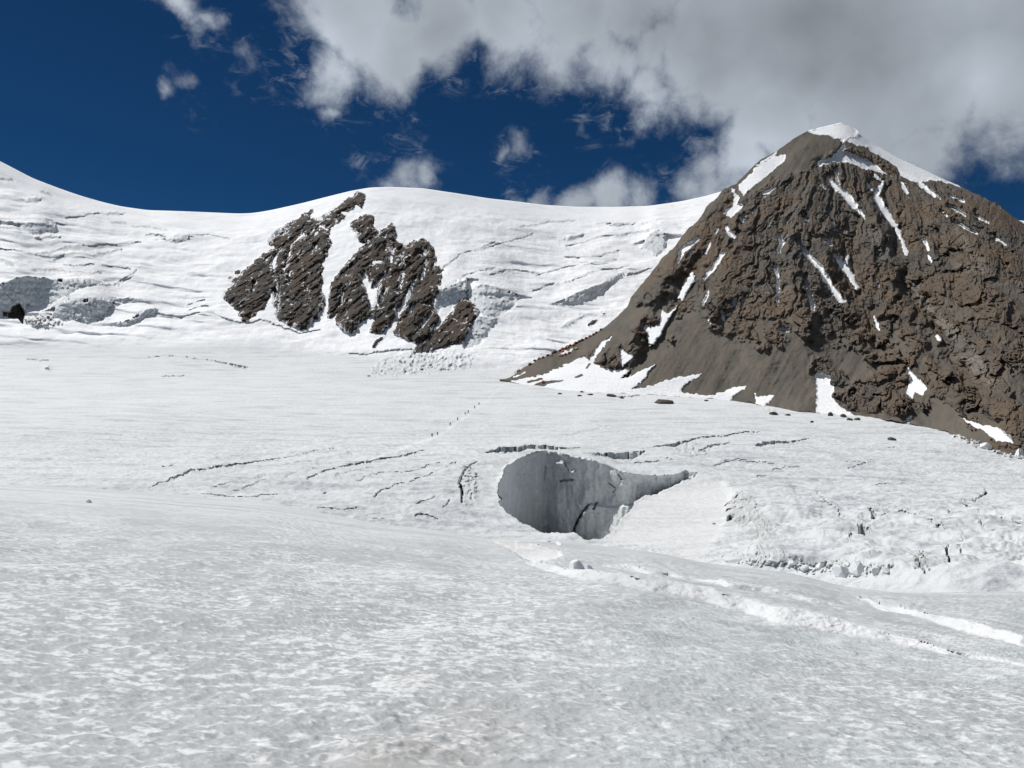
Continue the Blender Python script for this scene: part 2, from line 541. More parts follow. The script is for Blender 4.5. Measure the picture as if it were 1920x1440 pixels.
def snow_y(U, V):
    vb = basev(U); vs = skyline(U); vc = crest(U)
    Y = far_y(U, np.maximum(V, vb))
    t = np.clip((vb - V) / np.maximum(vb - vs, 1), 0, 1.0)
    yb = far_y(U, vb)
    g = 0.80 * t + 0.20 * t ** 4
    return np.where(V < vb, yb + (ridge_y(U) - yb) * g, Y)


u_cols = np.concatenate([np.arange(-1500, -60, 48), np.arange(-60, 1980, 2.0), np.arange(1980, 3401, 48)])
NTOP = 205
v_rows = np.concatenate([np.arange(720, 1128, 1.3), np.arange(1130, 1300, 8.0)])
U = np.broadcast_to(u_cols, (NTOP + len(v_rows), len(u_cols))).copy()
V = np.empty_like(U)
tt = np.linspace(0, 1, NTOP, endpoint=False)[:, None]
V[:NTOP] = skyline(u_cols)[None] * (1 - tt) + 720 * tt
V[NTOP:] = v_rows[:, None]
Y = snow_y(U, V)
YB = Y.copy()
VB_, VC_, VS_ = basev(U), crest(U), skyline(U)
near = (V > VC_ + 3)
wall = sstep(VB_ - V, -12, 25)
ICE = np.zeros_like(U); DIRT = np.zeros_like(U); CLEAN = wall.copy(); FG = np.zeros_like(U)
CRAG = np.ones_like(U); TINT = np.zeros_like(U)
FID = np.zeros((U.shape[0] - 1, U.shape[1] - 1), int)      # 0 = plain, otherwise index into FEAT
FEAT = [None]
wu1 = fbm(U / 9.0, V / 7.0, 3, 5); wv1 = fbm(U / 9.0, V / 7.0, 3, 6)
wu2 = fbm(U / 30.0, V / 22.0, 2, 7); wv2 = fbm(U / 30.0, V / 22.0, 2, 8)


def fmask_of(m):
    return (m[:-1, :-1].astype(int) + m[1:, :-1] + m[:-1, 1:] + m[1:, 1:]) >= 3


def snap(Ua, Va, Ya, sd, reach=1.3):
    """slide grid vertices next to an outline onto it, so that edges run smooth instead of in steps"""
    cu = np.gradient(Ua, axis=1); cvv = np.gradient(Va, axis=0)
    gc = np.gradient(sd, axis=1) / cu; gr = np.gradient(sd, axis=0) / cvv
    g2 = np.maximum(gc * gc + gr * gr, 0.15)
    du = -sd * gc / g2; dv_ = -sd * gr / g2
    on = (np.abs(sd) < reach) & (np.abs(du) < 0.55 * np.abs(cu)) & (np.abs(dv_) < 0.55 * np.abs(cvv)) & (np.abs(cu) < 4)
    dYv = np.gradient(Ya, axis=0) / cvv
    Ya += np.where(on, np.clip(dYv * dv_, -2, 2), 0)
    Ua += np.where(on, du, 0); Va += np.where(on, dv_, 0)
    return on


def add_feature(mask, name, label, owner, mat='snow'):
    FEAT.append((name, label, owner, mat))
    FID[fmask_of(mask)] = len(FEAT) - 1


def carve(sd, push=0.0, over=0.0):
    """a camera-facing ice face: hangs from its upper rim, undercut by `over` metres per pixel"""
    m = sd > 0
    cols = np.nonzero(m.any(0))[0]
    for c in cols:
        r = np.nonzero(m[:, c])[0]
        top = r[0]
        yr = YB[max(top - 1, 0), c]
        Y[r, c] = yr + push + over * (V[r, c] - V[top, c])
    return m


def cliff(V, Y, top_pts, bot_pts, L=60, k=0.05):
    """a steep step on the terrain between two lines; the ground above it leans back into the slope again"""
    ft, fb = curve(top_pts), curve(bot_pts)
    u0, u1 = top_pts[0][0], top_pts[-1][0]
    cs = np.nonzero((u_cols >= u0) & (u_cols <= u1))[0]
    newc = []
    for c in cs:
        T, B = ft(u_cols[c]), fb(u_cols[c])
        v = V[:, c]; y = Y[:, c].copy()
        yb = np.interp(B, v, y); yt = np.interp(T, v, y)
        inside = (v <= B) & (v >= T)
        y[inside] = yb + (y[inside] - yb) * k
        newc.append((c, y, T, (yt - yb) * (1 - k)))
    kk = np.exp(-0.5 * (np.arange(-45, 46) / 18.0) ** 2); kk /= kk.sum()
    bl = lambda a: np.convolve(np.pad(a, 45, mode='edge'), kk, 'valid')
    dd = bl(np.array([q[3] for q in newc])); tt_ = bl(np.array([q[2] for q in newc]))
    nn_ = len(newc); ramp_e = np.clip(np.minimum(np.arange(nn_), nn_ - 1 - np.arange(nn_)) / 50.0, 0, 1)
    dd = dd * ramp_e * ramp_e * (3 - 2 * ramp_e)
    for (c, y, T, _), d, ts in zip(newc, dd, tt_):
        v = V[:, c]
        g = (v < T) & (v > ts - 4 * L)
        y[g] -= d * np.exp(-np.maximum(ts - v[g], 0) / L) * np.clip((v[g] - ts + 4 * L) / L, 0, 1)
        Y[:, c] = y


fold = fbm(U / 170.0, (V - 0.10 * U) / 17.0, 3, 21)
Y -= 5.5 * fold * wall * sstep(V - VS_, 14, 60) * (0.25 + 0.75 * np.maximum(sstep(-U, -460, -380), sstep(U, 850, 940)))
YB = Y.copy()
# --- headwall seracs and ice cliffs (children of the ridge)
HEAD_ICE = [
    ('ice_cliff', 'long grey shaded ice cliff at the left edge', [(-60, 545), (0, 536), (26, 520), (55, 516), (84, 519), (113, 528), (148, 529), (203, 532), (206, 537), (171, 538), (148, 547), (129, 560), (105, 568), (79, 576), (50, 568), (45, 590), (5, 596), (-60, 600)], .05),
    ('ice_cliff', 'cracked face of the domed serac on the left', [(98, 586), (111, 571), (134, 562), (160, 566), (185, 561), (208, 566), (216, 573), (200, 589), (193, 602), (158, 610), (142, 604), (121, 607), (103, 599)], .10),
    ('ice_cliff', None, [(208, 563), (227, 557), (264, 559), (288, 568), (264, 566), (232, 568), (214, 568)], .1),
    ('ice_cliff', None, [(216, 607), (237, 602), (258, 594), (272, 581), (293, 576), (290, 583), (274, 597), (258, 610), (237, 614), (222, 611)], .1),
    ('ice_cliff', None, [(-20, 408), (0, 411), (24, 414), (38, 422), (20, 421), (0, 420), (-20, 420)], .1),
    ('ice_cliff', 'small bulging serac high on the left slope', [(37, 422), (53, 416), (87, 417), (105, 422), (100, 436), (79, 442), (58, 438), (45, 430)], .3),
    ('ice_cliff', None, [(61, 445), (72, 442), (80, 447), (72, 450), (63, 449)], .2),
    ('ice_cliff', None, [(95, 446), (103, 441), (114, 443), (108, 450), (98, 451)], .2),
    ('ice_cliff', None, [(40, 378), (52, 371), (68, 369), (77, 373), (66, 380), (50, 382)], .5),
    ('ice_cliff', None, [(187, 402), (203, 396), (222, 397), (231, 401), (216, 405), (195, 407)], .4),
    ('ice_cliff', None, [(311, 449), (325, 446), (356, 447), (351, 454), (333, 459), (317, 457)], .2),
    ('ice_cliff', 'smooth pale ice block above the leaning rock slab', [(816, 545), (842, 536), (874, 521), (874, 558), (855, 570), (836, 569), (820, 590), (814, 575)], .2),
    ('ice_cliff', 'rough broken serac right of the dark outcrop', [(876, 545), (899, 531), (927, 534), (949, 546), (974, 556), (966, 574), (955, 584), (930, 595), (905, 592), (880, 571)], .45),
    ('ice_cliff', 'fluted ice wall below the broken serac', [(896, 592), (930, 597), (914, 621), (902, 650), (871, 662), (867, 643), (880, 615)], .6),
    ('ice_cliff', 'long fluted ice band on the snow face', [(1049, 574), (1061, 559), (1080, 547), (1117, 535), (1155, 522), (1182, 515), (1172, 524), (1155, 531), (1124, 552), (1092, 563), (1065, 574)], .15),
    ('ice_cliff', None, [(1058, 452), (1067, 442), (1096, 437), (1086, 446)], .3),
    ('ice_cliff', None, [(1142, 424), (1155, 415), (1186, 418), (1192, 421), (1161, 429)], .2),
    ('ice_cliff', None, [(1196, 424), (1215, 418), (1236, 410), (1222, 420), (1205, 426)], .3),
    ('ice_cliff', 'crumpled icefall beside the rocky peak', [(1202, 462), (1217, 437), (1230, 430), (1249, 443), (1246, 465), (1233, 478), (1217, 471)], .5),
    ('ice_cliff', None, [(1050, 612), (1070, 600), (1100, 588), (1085, 600), (1065, 612)], .6),
]
HEAD_LINES = [
    ([(87, 416), (100, 418), (113, 423)], 4), ([(79, 360), (98, 367)], 4), ([(-20, 332), (0, 334), (26, 338)], 2.4), ([(124, 409), (155, 407), (186, 401)], 2.4),
    ([(211, 418), (237, 420)], 3.2), ([(251, 425), (280, 426), (314, 432)], 2.8), ([(274, 440), (311, 446)], 2.0), ([(356, 446), (390, 441), (430, 452)], 2.2),
    ([(-40, 467), (0, 469), (92, 473), (119, 468), (171, 470), (200, 465), (237, 462), (264, 459)], [3, 3, 3, 4, 8, 9, 6, 2]),
    ([(100, 487), (121, 481), (148, 478), (174, 483), (200, 480), (229, 475)], [3, 7, 4, 4, 6, 3]), ([(-10, 489), (5, 491), (24, 496)], 5),
    ([(214, 536), (256, 512)], 2.2), ([(222, 536), (250, 520)], 1.8), ([(192, 500), (245, 507)], 1.6), ([(40, 430), (0, 428), (-30, 430)], 2),
    ([(293, 586), (327, 594), (341, 597), (375, 587), (401, 587), (422, 599), (449, 607), (475, 607), (489, 604), (508, 608)], [2, 3, 3, 4, 3, 3, 4, 3, 3, 2]),
    ([(655, 662), (714, 661), (774, 657)], 2.4), ([(512, 610), (560, 624), (600, 618)], 1.8), ([(350, 580), (372, 573), (390, 572)], 1.8), ([(352, 566), (385, 562)], 1.6),
    ([(921, 515), (952, 510), (983, 510), (1014, 518)], 3.0), ([(977, 430), (1030, 415), (1080, 414)], 1.8), ([(890, 474), (940, 458), (1000, 440)], 1.8),
    ([(1062, 459), (1120, 447), (1170, 443), (1217, 434)], 2.2), ([(1074, 490), (1110, 494), (1155, 487)], 1.8), ([(1060, 478), (1110, 482), (1160, 472)], 1.6),
    ([(1005, 520), (1050, 505), (1085, 498)], 2.0), ([(870, 520), (900, 508), (930, 505)], 1.8), ([(1095, 500), (1120, 498), (1140, 494)], 2.2),
    ([(1060, 535), (1100, 520), (1180, 500)], 1.6), ([(1000, 545), (1040, 535)], 1.8), ([(1190, 520), (1215, 508), (1225, 504)], 2.4), ([(1120, 420), (1140, 418)], 2.2),
    ([(830, 505), (870, 480), (930, 455)], 1.6), ([(60, 505), (130, 508), (190, 512)], 1.8), ([(100, 520), (160, 517)], 1.6), ([(120, 497), (175, 499)], 1.6),
]
cel = cells(U / 9.0 + 0.5 * wu1, V / 9.0, 31, 1.2)[0] + 0.5 * cells(U / 4.0, V / 5.0, 32, 1.2)[0]
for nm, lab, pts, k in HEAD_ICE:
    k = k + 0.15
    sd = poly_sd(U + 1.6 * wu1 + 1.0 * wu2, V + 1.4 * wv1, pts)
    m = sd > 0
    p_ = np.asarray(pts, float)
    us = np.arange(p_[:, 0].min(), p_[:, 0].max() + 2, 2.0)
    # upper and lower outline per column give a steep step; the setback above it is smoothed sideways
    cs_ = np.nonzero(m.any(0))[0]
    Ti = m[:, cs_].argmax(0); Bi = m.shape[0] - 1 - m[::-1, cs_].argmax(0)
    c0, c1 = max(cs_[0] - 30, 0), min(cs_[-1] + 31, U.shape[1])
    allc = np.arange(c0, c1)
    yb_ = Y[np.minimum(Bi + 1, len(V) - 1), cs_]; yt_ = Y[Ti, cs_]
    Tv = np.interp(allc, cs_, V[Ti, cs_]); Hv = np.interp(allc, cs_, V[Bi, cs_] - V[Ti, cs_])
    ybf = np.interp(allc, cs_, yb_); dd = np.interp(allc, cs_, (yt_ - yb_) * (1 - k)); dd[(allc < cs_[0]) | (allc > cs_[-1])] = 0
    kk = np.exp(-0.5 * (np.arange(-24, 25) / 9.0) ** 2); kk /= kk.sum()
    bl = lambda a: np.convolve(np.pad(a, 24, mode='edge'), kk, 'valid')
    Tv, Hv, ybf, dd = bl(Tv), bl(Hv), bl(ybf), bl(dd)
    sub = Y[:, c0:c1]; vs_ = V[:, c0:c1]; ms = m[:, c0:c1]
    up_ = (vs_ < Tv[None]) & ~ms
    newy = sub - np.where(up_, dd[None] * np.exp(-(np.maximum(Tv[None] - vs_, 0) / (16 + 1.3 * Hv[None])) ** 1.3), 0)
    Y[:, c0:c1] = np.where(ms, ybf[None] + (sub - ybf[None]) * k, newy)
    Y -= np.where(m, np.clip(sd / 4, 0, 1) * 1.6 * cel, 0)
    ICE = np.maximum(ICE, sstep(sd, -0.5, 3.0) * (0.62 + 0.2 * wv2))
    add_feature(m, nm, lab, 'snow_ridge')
    YB = Y.copy()
# the dark hollow in the left cliff
sd = poly_sd(U + wu1, V + wv1, [(21, 576), (37, 569), (47, 586), (45, 612), (34, 600), (5, 594), (5, 583), (18, 586)])
m = sd > 0
Y += np.where(m, 9.0, 0); ICE = np.where(m, 0, ICE)
add_feature(m, 'rock_hollow', 'dark rock hollow under the left ice cliff', 'snow_ridge', 'rock')
for pts, w in HEAD_LINES:
    sd = line_sd(U + 1.0 * wu1, V + 1.2 * wv1 + 1.0 * wv2, pts, w)
    m = sd > -0.1
    Y += np.where(m, 2.5, 0)
    DIRT = np.maximum(DIRT, sstep(sd, -1.5, 0.5) * 0.35); ICE = np.maximum(ICE, sstep(sd, -1.0, 1.0) * 0.8)
YB = Y.copy()

# --- the dark outcrop in the snow face
OUT = [
    ('dark craggy left half of the outcrop, running up to the ridge line', [(420, 559), (435, 540), (454, 513), (481, 489), (514, 467), (522, 459), (507, 458), (522, 440), (535, 425), (568, 405), (587, 394), (576, 410), (600, 418), (617, 405), (638, 386), (665, 366), (682, 360), (684, 366), (676, 386), (668, 381), (655, 394), (644, 405), (630, 416), (617, 427), (614, 440), (621, 459), (606, 483), (600, 492), (606, 505), (600, 516), (603, 535), (600, 548), (607, 565), (595, 592), (568, 613), (541, 608), (522, 600), (516, 573), (519, 535), (508, 551), (495, 576), (476, 592), (457, 600), (446, 581), (435, 565)]),
    ('small pointed rock pinnacle above the snow couloir', [(660, 421), (679, 405), (692, 403), (700, 410), (700, 427), (706, 435), (692, 448), (687, 454), (673, 448), (675, 432), (665, 431)]),
    ('dark craggy right half of the outcrop with twin pointed tops', [(619, 540), (635, 513), (660, 486), (682, 462), (698, 448), (719, 432), (733, 422), (738, 427), (738, 448), (752, 459), (763, 464), (779, 454), (793, 448), (809, 464), (818, 486), (806, 500), (822, 502), (828, 508), (826, 524), (820, 540), (817, 554), (806, 554), (809, 573), (822, 597), (806, 627), (787, 643), (779, 638), (763, 634), (738, 624), (760, 592), (733, 608), (709, 624), (695, 621), (706, 600), (690, 592), (671, 604), (660, 619), (638, 613), (630, 600), (636, 584), (617, 592), (619, 570)]),
    ('brown leaning rock slab at the lower right of the outcrop', [(866, 562), (874, 559), (896, 584), (882, 608), (866, 643), (847, 649), (828, 651), (801, 662), (776, 665), (779, 651), (801, 640), (817, 621), (839, 597)]),
]
OUT_SNOW = [([(525, 464), (519, 492), (514, 508), (509, 500), (512, 481)], None), ([(546, 456), (541, 480), (536, 495), (530, 513)], 4), ([(570, 438), (560, 448), (552, 454)], 5),
            ([(541, 513), (544, 529)], 4), ([(573, 532), (579, 554)], 3), ([(618, 432), (600, 424), (585, 432)], 4), ([(568, 470), (560, 480)], 3), ([(590, 460), (592, 468)], 3),
            ([(676, 519), (684, 508), (698, 535), (706, 524), (725, 508), (730, 497), (728, 513), (709, 535), (706, 573), (695, 578), (687, 546)], None),
            ([(738, 464), (735, 478), (733, 492)], [3, 7, 5]), ([(755, 478), (749, 497)], 5), ([(779, 519), (766, 554), (749, 584), (734, 613)], [3, 8, 9, 8]),
            ([(757, 513), (749, 543)], 5), ([(644, 546), (638, 570)], 5), ([(801, 486), (796, 505), (790, 524)], 5), ([(700, 492), (712, 491)], 8), ([(720, 440), (726, 455), (722, 470)], 3.5),
            ([(706, 575), (716, 560), (720, 545)], 4), ([(660, 470), (690, 458)], 3), ([(640, 515), (668, 490)], 3), ([(775, 572), (768, 586)], 6), ([(806, 590), (790, 615)], 5),
            ([(505, 480), (497, 490)], 4), ([(476, 530), (474, 545)], 3), ([(640, 400), (655, 402), (668, 396)], 6), ([(590, 440), (600, 430)], 5), ([(800, 470), (795, 478)], 4),
            ([(519, 535), (523, 560), (520, 590)], 4), ([(545, 425), (528, 440)], 4)]
snow_in = np.full(U.shape, -50.0)
for pts, w in OUT_SNOW:
    s = (poly_sd(U + 2.2 * wu1, V + 2.2 * wv1, pts) if w is None else line_sd(U + 2.2 * wu1, V + 2.2 * wv1, pts, w))
    snow_in = np.maximum(snow_in, s)
fine_w = fbm(U / 5.0, V / 4.0, 3, 78)
speck = fbm(U / 14.0 + V / 40.0, V / 22.0, 4, 77)
Xm = YB * (U - CX) / F; Zm = YB * (CY - V) / F
cw = 0.5 * fbm(Xm / 9, Zm / 9, 3, 40)
ca, cb = Xm * 0.56 + Zm * 0.83, -Xm * 0.83 + Zm * 0.56       # ribs lean up to the right
c1, e1, r1 = cells(ca / 20 + cw, cb / 12 + cw, 41, 1.3, 0.3)
c2, e2, r2 = cells(ca / 8 + cw, cb / 5 - cw, 42, 1.3, 0.3)
c3, e3, r3 = cells(ca / 4.2 + cw, cb / 2.6, 43, 1.3, 0.3)
rel = 2.2 * c1 + 1.8 * c2 + 1.2 * c3 + 4.6 * ridged(ca / 70, cb / 20, 5, 44, 0.58)
ODUST = np.ones_like(U)
for lab, pts in OUT:
    sd = poly_sd(U + 3.0 * wu1 + 2.0 * wu2, V + 3.0 * wv1 + 2.0 * wv2, pts)
    sd = np.minimum(sd + 2.5, 0.6 - snow_in) + 0.9 * fine_w - 24.0 * np.clip(speck - 0.90, 0, 1) * (sd < 12)
    on = snap(U, V, Y, sd)
    m = (sd > 0) & ~on
    Y -= np.where(m, 1.5 + 0.22 * np.clip(sd, 0, 30) + rel * np.clip(sd / 5, 0.15, 1), 0)
    m = m | on
    TINT = np.where(m, r1 * 0.6 + r2 * 0.4 + 0.001, TINT)
    ODUST = np.where(m, 0.95 + 0.55 * sstep(-sd, -9, -1), ODUST)
    add_feature(m, 'rock_outcrop', lab, None, 'dark')
    ICE = np.where(m & ~on, 0, ICE); DIRT = np.where(m & ~on, 0, DIRT)
# isolated dark stones in the face
for i, (pts, w) in enumerate([([(443, 512), (447, 509)], 8), ([(429, 522), (432, 520)], 5), ([(1103, 609), (1112, 604), (1121, 599)], [3, 7, 3]), ([(1130, 590), (1133, 588)], 3), ([(699, 648), (715, 633)], 5), ([(436, 528), (442, 522)], 5)]):
    sd = line_sd(U + wu1, V + wv1, pts, w)
    m = sd > 0
    Y -= np.where(m, 1.0 + 0.6 * np.clip(sd, 0, 4), 0)
    TINT = np.where(m, .3, TINT)
    add_feature(m, 'rock', None, 'snow_ridge', 'dark')
# grit streaks below the outcrop and dirty avalanche cones
for pts, w, a in [([(470, 605), (445, 628)], 8, .28), ([(500, 603), (470, 640)], 7, .2), ([(538, 605), (530, 620)], 4, .35), ([(640, 600), (625, 625)], 4, .25), ([(830, 650), (800, 670)], 8, .25),
                  ([(990, 585), (960, 625), (915, 670)], [18, 34, 46], .13), ([(330, 600), (420, 615), (560, 640)], 30, .07), ([(60, 605), (90, 600)], 14, .5), ([(640, 650), (740, 665), (850, 690)], 26, .10)]:
    sd = line_sd(U + 5 * wu1 + 5 * wu2, V + 4 * wv1, pts, w)
    DIRT = np.maximum(DIRT, a * sstep(sd, -3, 6) * (1 - (TINT > 0)))
YB = Y.copy()

# --- crevasses of the glacier
CREV = [
    ('long dark crevasse curving across the left of the glacier', [(272, 926), (320, 909), (360, 892), (400, 885), (440, 880), (480, 870), (520, 863), (575, 853), (630, 844)], [2, 5, 7, 6, 4.5, 3.5, 2.4, 2, 1.6]),
    (None, [(227, 902), (267, 893)], 2.6), (None, [(302, 881), (325, 876)], 3.2), (None, [(252, 910), (265, 904)], 2.2), (None, [(395, 868), (430, 861), (465, 853)], 2.0),
    ('crevasse sloping up toward the climbers', [(570, 907), (600, 895), (650, 878), (700, 867), (740, 859), (795, 847)], [2, 3.2, 5, 6, 5, 2]),
    (None, [(630, 900), (665, 890), (705, 882)], 2.8), (None, [(665, 907), (700, 896), (760, 890), (825, 874)], 2.0),
    (None, [(702, 940), (715, 925), (760, 912), (800, 900), (825, 887), (867, 871)], [3.5, 3, 2.6, 2.4, 2.2, 1.8]),
    ('ragged upright crack left of the great ice hollow', [(897, 870), (880, 882), (870, 894), (863, 915), (867, 938), (865, 952)], [2, 5, 6, 6, 5, 2]),
    (None, [(377, 934), (420, 937), (457, 941), (520, 931)], [2, 2.6, 2.6, 1.6]), (None, [(595, 956), (625, 961), (670, 960)], [3, 4, 3]), (None, [(700, 982), (720, 983)], 2.4),
    (None, [(780, 974), (800, 975), (820, 980)], 4.5), (None, [(780, 952), (815, 937)], 2.4), (None, [(832, 960), (842, 947)], 3.4), (None, [(606, 930), (613, 926)], 4),
    (None, [(400, 920), (470, 905), (500, 898)], 1.8), (None, [(430, 926), (520, 906), (600, 885)], 1.6), 
    (None, [(520, 880), (600, 862), (660, 853)], 1.6), 
    ('lens shaped crevasse just above the great ice hollow', 'poly', [(908, 851), (934, 841), (960, 838), (988, 836), (1032, 837), (1053, 840), (1102, 839), (1104, 841), (1048, 846), (996, 846), (980, 850), (945, 852), (910, 852)]),
    ('short grey crevasse right of the lens shaped one', 'poly', [(1103, 850), (1124, 848), (1178, 847), (1214, 848), (1202, 856), (1186, 863), (1151, 860), (1137, 856), (1115, 855)]),
    (None, [(1108, 841), (1140, 835), (1178, 826), (1218, 816)], [2.6, 2.8, 2.6, 1.6]),
    ('broken crevasse rim running to the scree foot', [(1202, 845), (1240, 839), (1267, 836), (1291, 828), (1318, 820), (1354, 819), (1400, 812), (1425, 812)], [2, 3, 9, 6, 5, 4.5, 3.5, 1.6]),
    (None, [(1310, 847), (1340, 838), (1367, 830)], [4, 6, 3]),
    (None, 'poly', [(1412, 833), (1450, 829), (1491, 827), (1529, 823), (1500, 830), (1476, 834), (1425, 840), (1416, 838)]),
    (None, [(1354, 865), (1400, 864)], 2), (None, [(1015, 824), (1070, 816), (1140, 800)], 1.7), (None, [(1190, 868), (1235, 866)], 2.0), (None, [(1275, 858), (1330, 854)], 2.4),
    (None, [(1250, 862), (1262, 866)], 3), (None, [(50, 675), (92, 676)], 2.0), ('thin curved crack in the snow basin', [(250, 672), (310, 667), (350, 670), (400, 677), (440, 685), (462, 690)], [1.6, 2, 2.2, 2.6, 5, 6]),
    (None, [(305, 706), (347, 705)], 2.2), (None, [(1160, 745), (1200, 742)], 1.5), (None, [(1660, 803), (1710, 802)], 1.8), (None, [(1662, 841), (1690, 842)], 3.0), (None, [(1786, 856), (1803, 859)], 2.6),
    (None, [(1360, 953), (1374, 942), (1390, 932)], 3.2), ('dark round hole in the brown ice rubble', 'poly', [(1361, 972), (1370, 970), (1377, 976), (1374, 982), (1364, 982)]), (None, [(1363, 963), (1370, 962)], 6),
    (None, [(1337, 983), (1341, 985)], 5), ('thin brown fracture line right of the snow ramp', [(1531, 918), (1532, 929), (1548, 947), (1565, 966), (1584, 986)], 3), (None, [(1649, 950), (1665, 958), (1687, 966)], 2.8),
    (None, [(1686, 962), (1706, 964)], 6), (None, 'poly', [(1628, 963), (1640, 967), (1648, 980), (1636, 985), (1630, 975)]), (None, [(1654, 981), (1662, 975)], 3.4), (None, [(1597, 991), (1605, 992)], 6),
    (None, [(1603, 989), (1612, 980), (1626, 976)], 2), ('dark green box shaped ice hole', 'poly', [(1608, 1003), (1615, 999), (1633, 1003), (1633, 1017), (1611, 1018)]), (None, [(1620, 1019), (1603, 1025), (1590, 1031)], 3), (None, [(1545, 1028), (1563, 1010)], 2.4),
    ('short dark crevasse near the right edge', [(1826, 947), (1836, 938), (1852, 929), (1846, 922)], [8, 8, 6, 3]), (None, [(1800, 952), (1823, 963)], 4.5), (None, [(1778, 963), (1781, 971), (1800, 981)], [4, 5, 5]),
    (None, [(1829, 991), (1849, 1007)], 3.6), ('upright dark split in the smooth ice bulge', [(1781, 1039), (1775, 1054), (1779, 1070), (1778, 1088)], [5, 4.5, 4, 3]), (None, [(1802, 1015), (1808, 1028)], 2.6), (None, [(1795, 1046), (1800, 1054), (1804, 1062)], 4),
    (None, [(1733, 992), (1750, 995)], 4), (None, [(1755, 999), (1768, 1003)], 5), (None, [(1860, 979), (1880, 982)], 3), (None, [(1895, 985), (1913, 990)], 3), (None, [(1715, 972), (1745, 976)], 3), (None, [(1765, 996), (1800, 1001)], 2),
    (None, [(1726, 1056), (1738, 1064)], 5), (None, [(1713, 1068), (1722, 1085), (1733, 1100)], 6),
    (None, [(1640, 912), (1700, 905)], 1.6), (None, [(1585, 870), (1640, 868)], 1.6), (None, [(1450, 880), (1500, 876)], 1.6), (None, [(1590, 880), (1625, 870)], 3), (None, [(1340, 872), (1380, 866), (1420, 868), (1450, 872)], 2.2),
    (None, [(1480, 910), (1492, 930)], 1.8), (None, [(1560, 985), (1580, 1004)], 1.8), (None, [(1420, 895), (1436, 893)], 2),
]
brk = fbm(U / 16.0, V / 8.0, 3, 93) + 0.15
crev_n = fbm(U / 3.0, V / 14.0, 3, 91)
for item in CREV:
    if item[1] == 'poly':
        lab, _, pts = item
        sd = poly_sd(U + 1.3 * wu1, V + 1.0 * wv1, pts); thin = False
    else:
        lab, pts, w = item
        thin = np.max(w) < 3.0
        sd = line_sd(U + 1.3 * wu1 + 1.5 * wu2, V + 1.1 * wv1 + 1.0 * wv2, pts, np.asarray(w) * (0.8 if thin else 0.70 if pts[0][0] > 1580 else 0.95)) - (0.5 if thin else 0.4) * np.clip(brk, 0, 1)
    sd = np.where(near, -50, sd)
    on = snap(U, V, Y, sd, 1.0) if not thin else np.zeros(sd.shape, bool)
    sd = np.where(on, 0, sd)
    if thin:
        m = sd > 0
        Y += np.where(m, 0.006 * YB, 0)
    else:
        m = carve(sd, 0.3, -0.06 if item[1] == 'poly' else -0.16)
        Y += np.where(m, (0.6 if item[1] == 'poly' else 0.4) * crev_n, 0)
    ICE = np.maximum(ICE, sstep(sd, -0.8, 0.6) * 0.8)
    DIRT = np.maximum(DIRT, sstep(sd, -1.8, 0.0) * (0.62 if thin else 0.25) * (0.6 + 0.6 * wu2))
    add_feature(m | on, 'crevasse', lab, 'glacier')

# --- the great hollow
HOLE = [(931, 927), (934, 903), (946, 874), (969, 861), (1002, 851), (1026, 849), (1053, 853), (1086, 858), (1113, 864), (1137, 870), (1167, 884), (1205, 889), (1243, 892),
        (1264, 891), (1284, 885), (1308, 890), (1300, 900), (1281, 903), (1259, 914), (1232, 927), (1208, 932), (1191, 943), (1188, 954), (1164, 976), (1162, 987), (1151, 1000), (1124, 1014),
        (1102, 1014), (1070, 1006), (1037, 1000), (1015, 999), (988, 984), (961, 970), (942, 954), (934, 947), (941, 939), (934, 933)]
rim_v = curve([(925, 935), (931, 927), (934, 903), (946, 874), (969, 861), (1002, 851), (1026, 849), (1053, 853), (1086, 858), (1113, 864), (1137, 870), (1167, 884), (1205, 889), (1243, 892), (1264, 891), (1284, 885), (1310, 890)])
sd = poly_sd(U + 1.8 * wu1 + 1.5 * wu2, V + 1.5 * wv1 + 1.0 * wv2, HOLE)
on = snap(U, V, Y, sd)
m = (sd > 0) & ~on
ru = np.clip(U, 931, 1310)
yrim = far_y(ru, rim_v(ru)) - 20 * sstep(-ru, -990, -930)
dv = V - rim_v(ru)
wy = yrim + 0.5 + 0.022 * dv + 3.5 * np.sin((U - 931) / 380 * math.pi) ** 0.6 * sstep(dv, 0, 60)
wy -= 2.2 * fbm(U / 60, V / 90, 3, 61) + 0.6 * fbm(U / 14, V / 40, 4, 62) + 0.28 * fbm(U / 6, V / 9, 4, 63) + 0.25 * cells(U / 26 + 0.6 * wu2, V / 34, 65, 1.0, 0.4)[0]
for pts, w, d in [([(1105, 945), (1096, 955), (1088, 968), (1078, 987), (1076, 1003)], [1.5, 2.5, 2.6, 3.6, 2.5], 4), ([(1120, 941), (1113, 954)], 2, 3), ([(1022, 875), (1020, 900)], 3, 1.5), ([(1142, 905), (1155, 915), (1150, 922)], 2, 1.5), ([(1052, 902), (1074, 899)], 3, 2), ([(1160, 890), (1166, 899)], 2.5, 1.5)]:
    wy += d * (line_sd(U + wu1, V + wv1, pts, w) > 0)
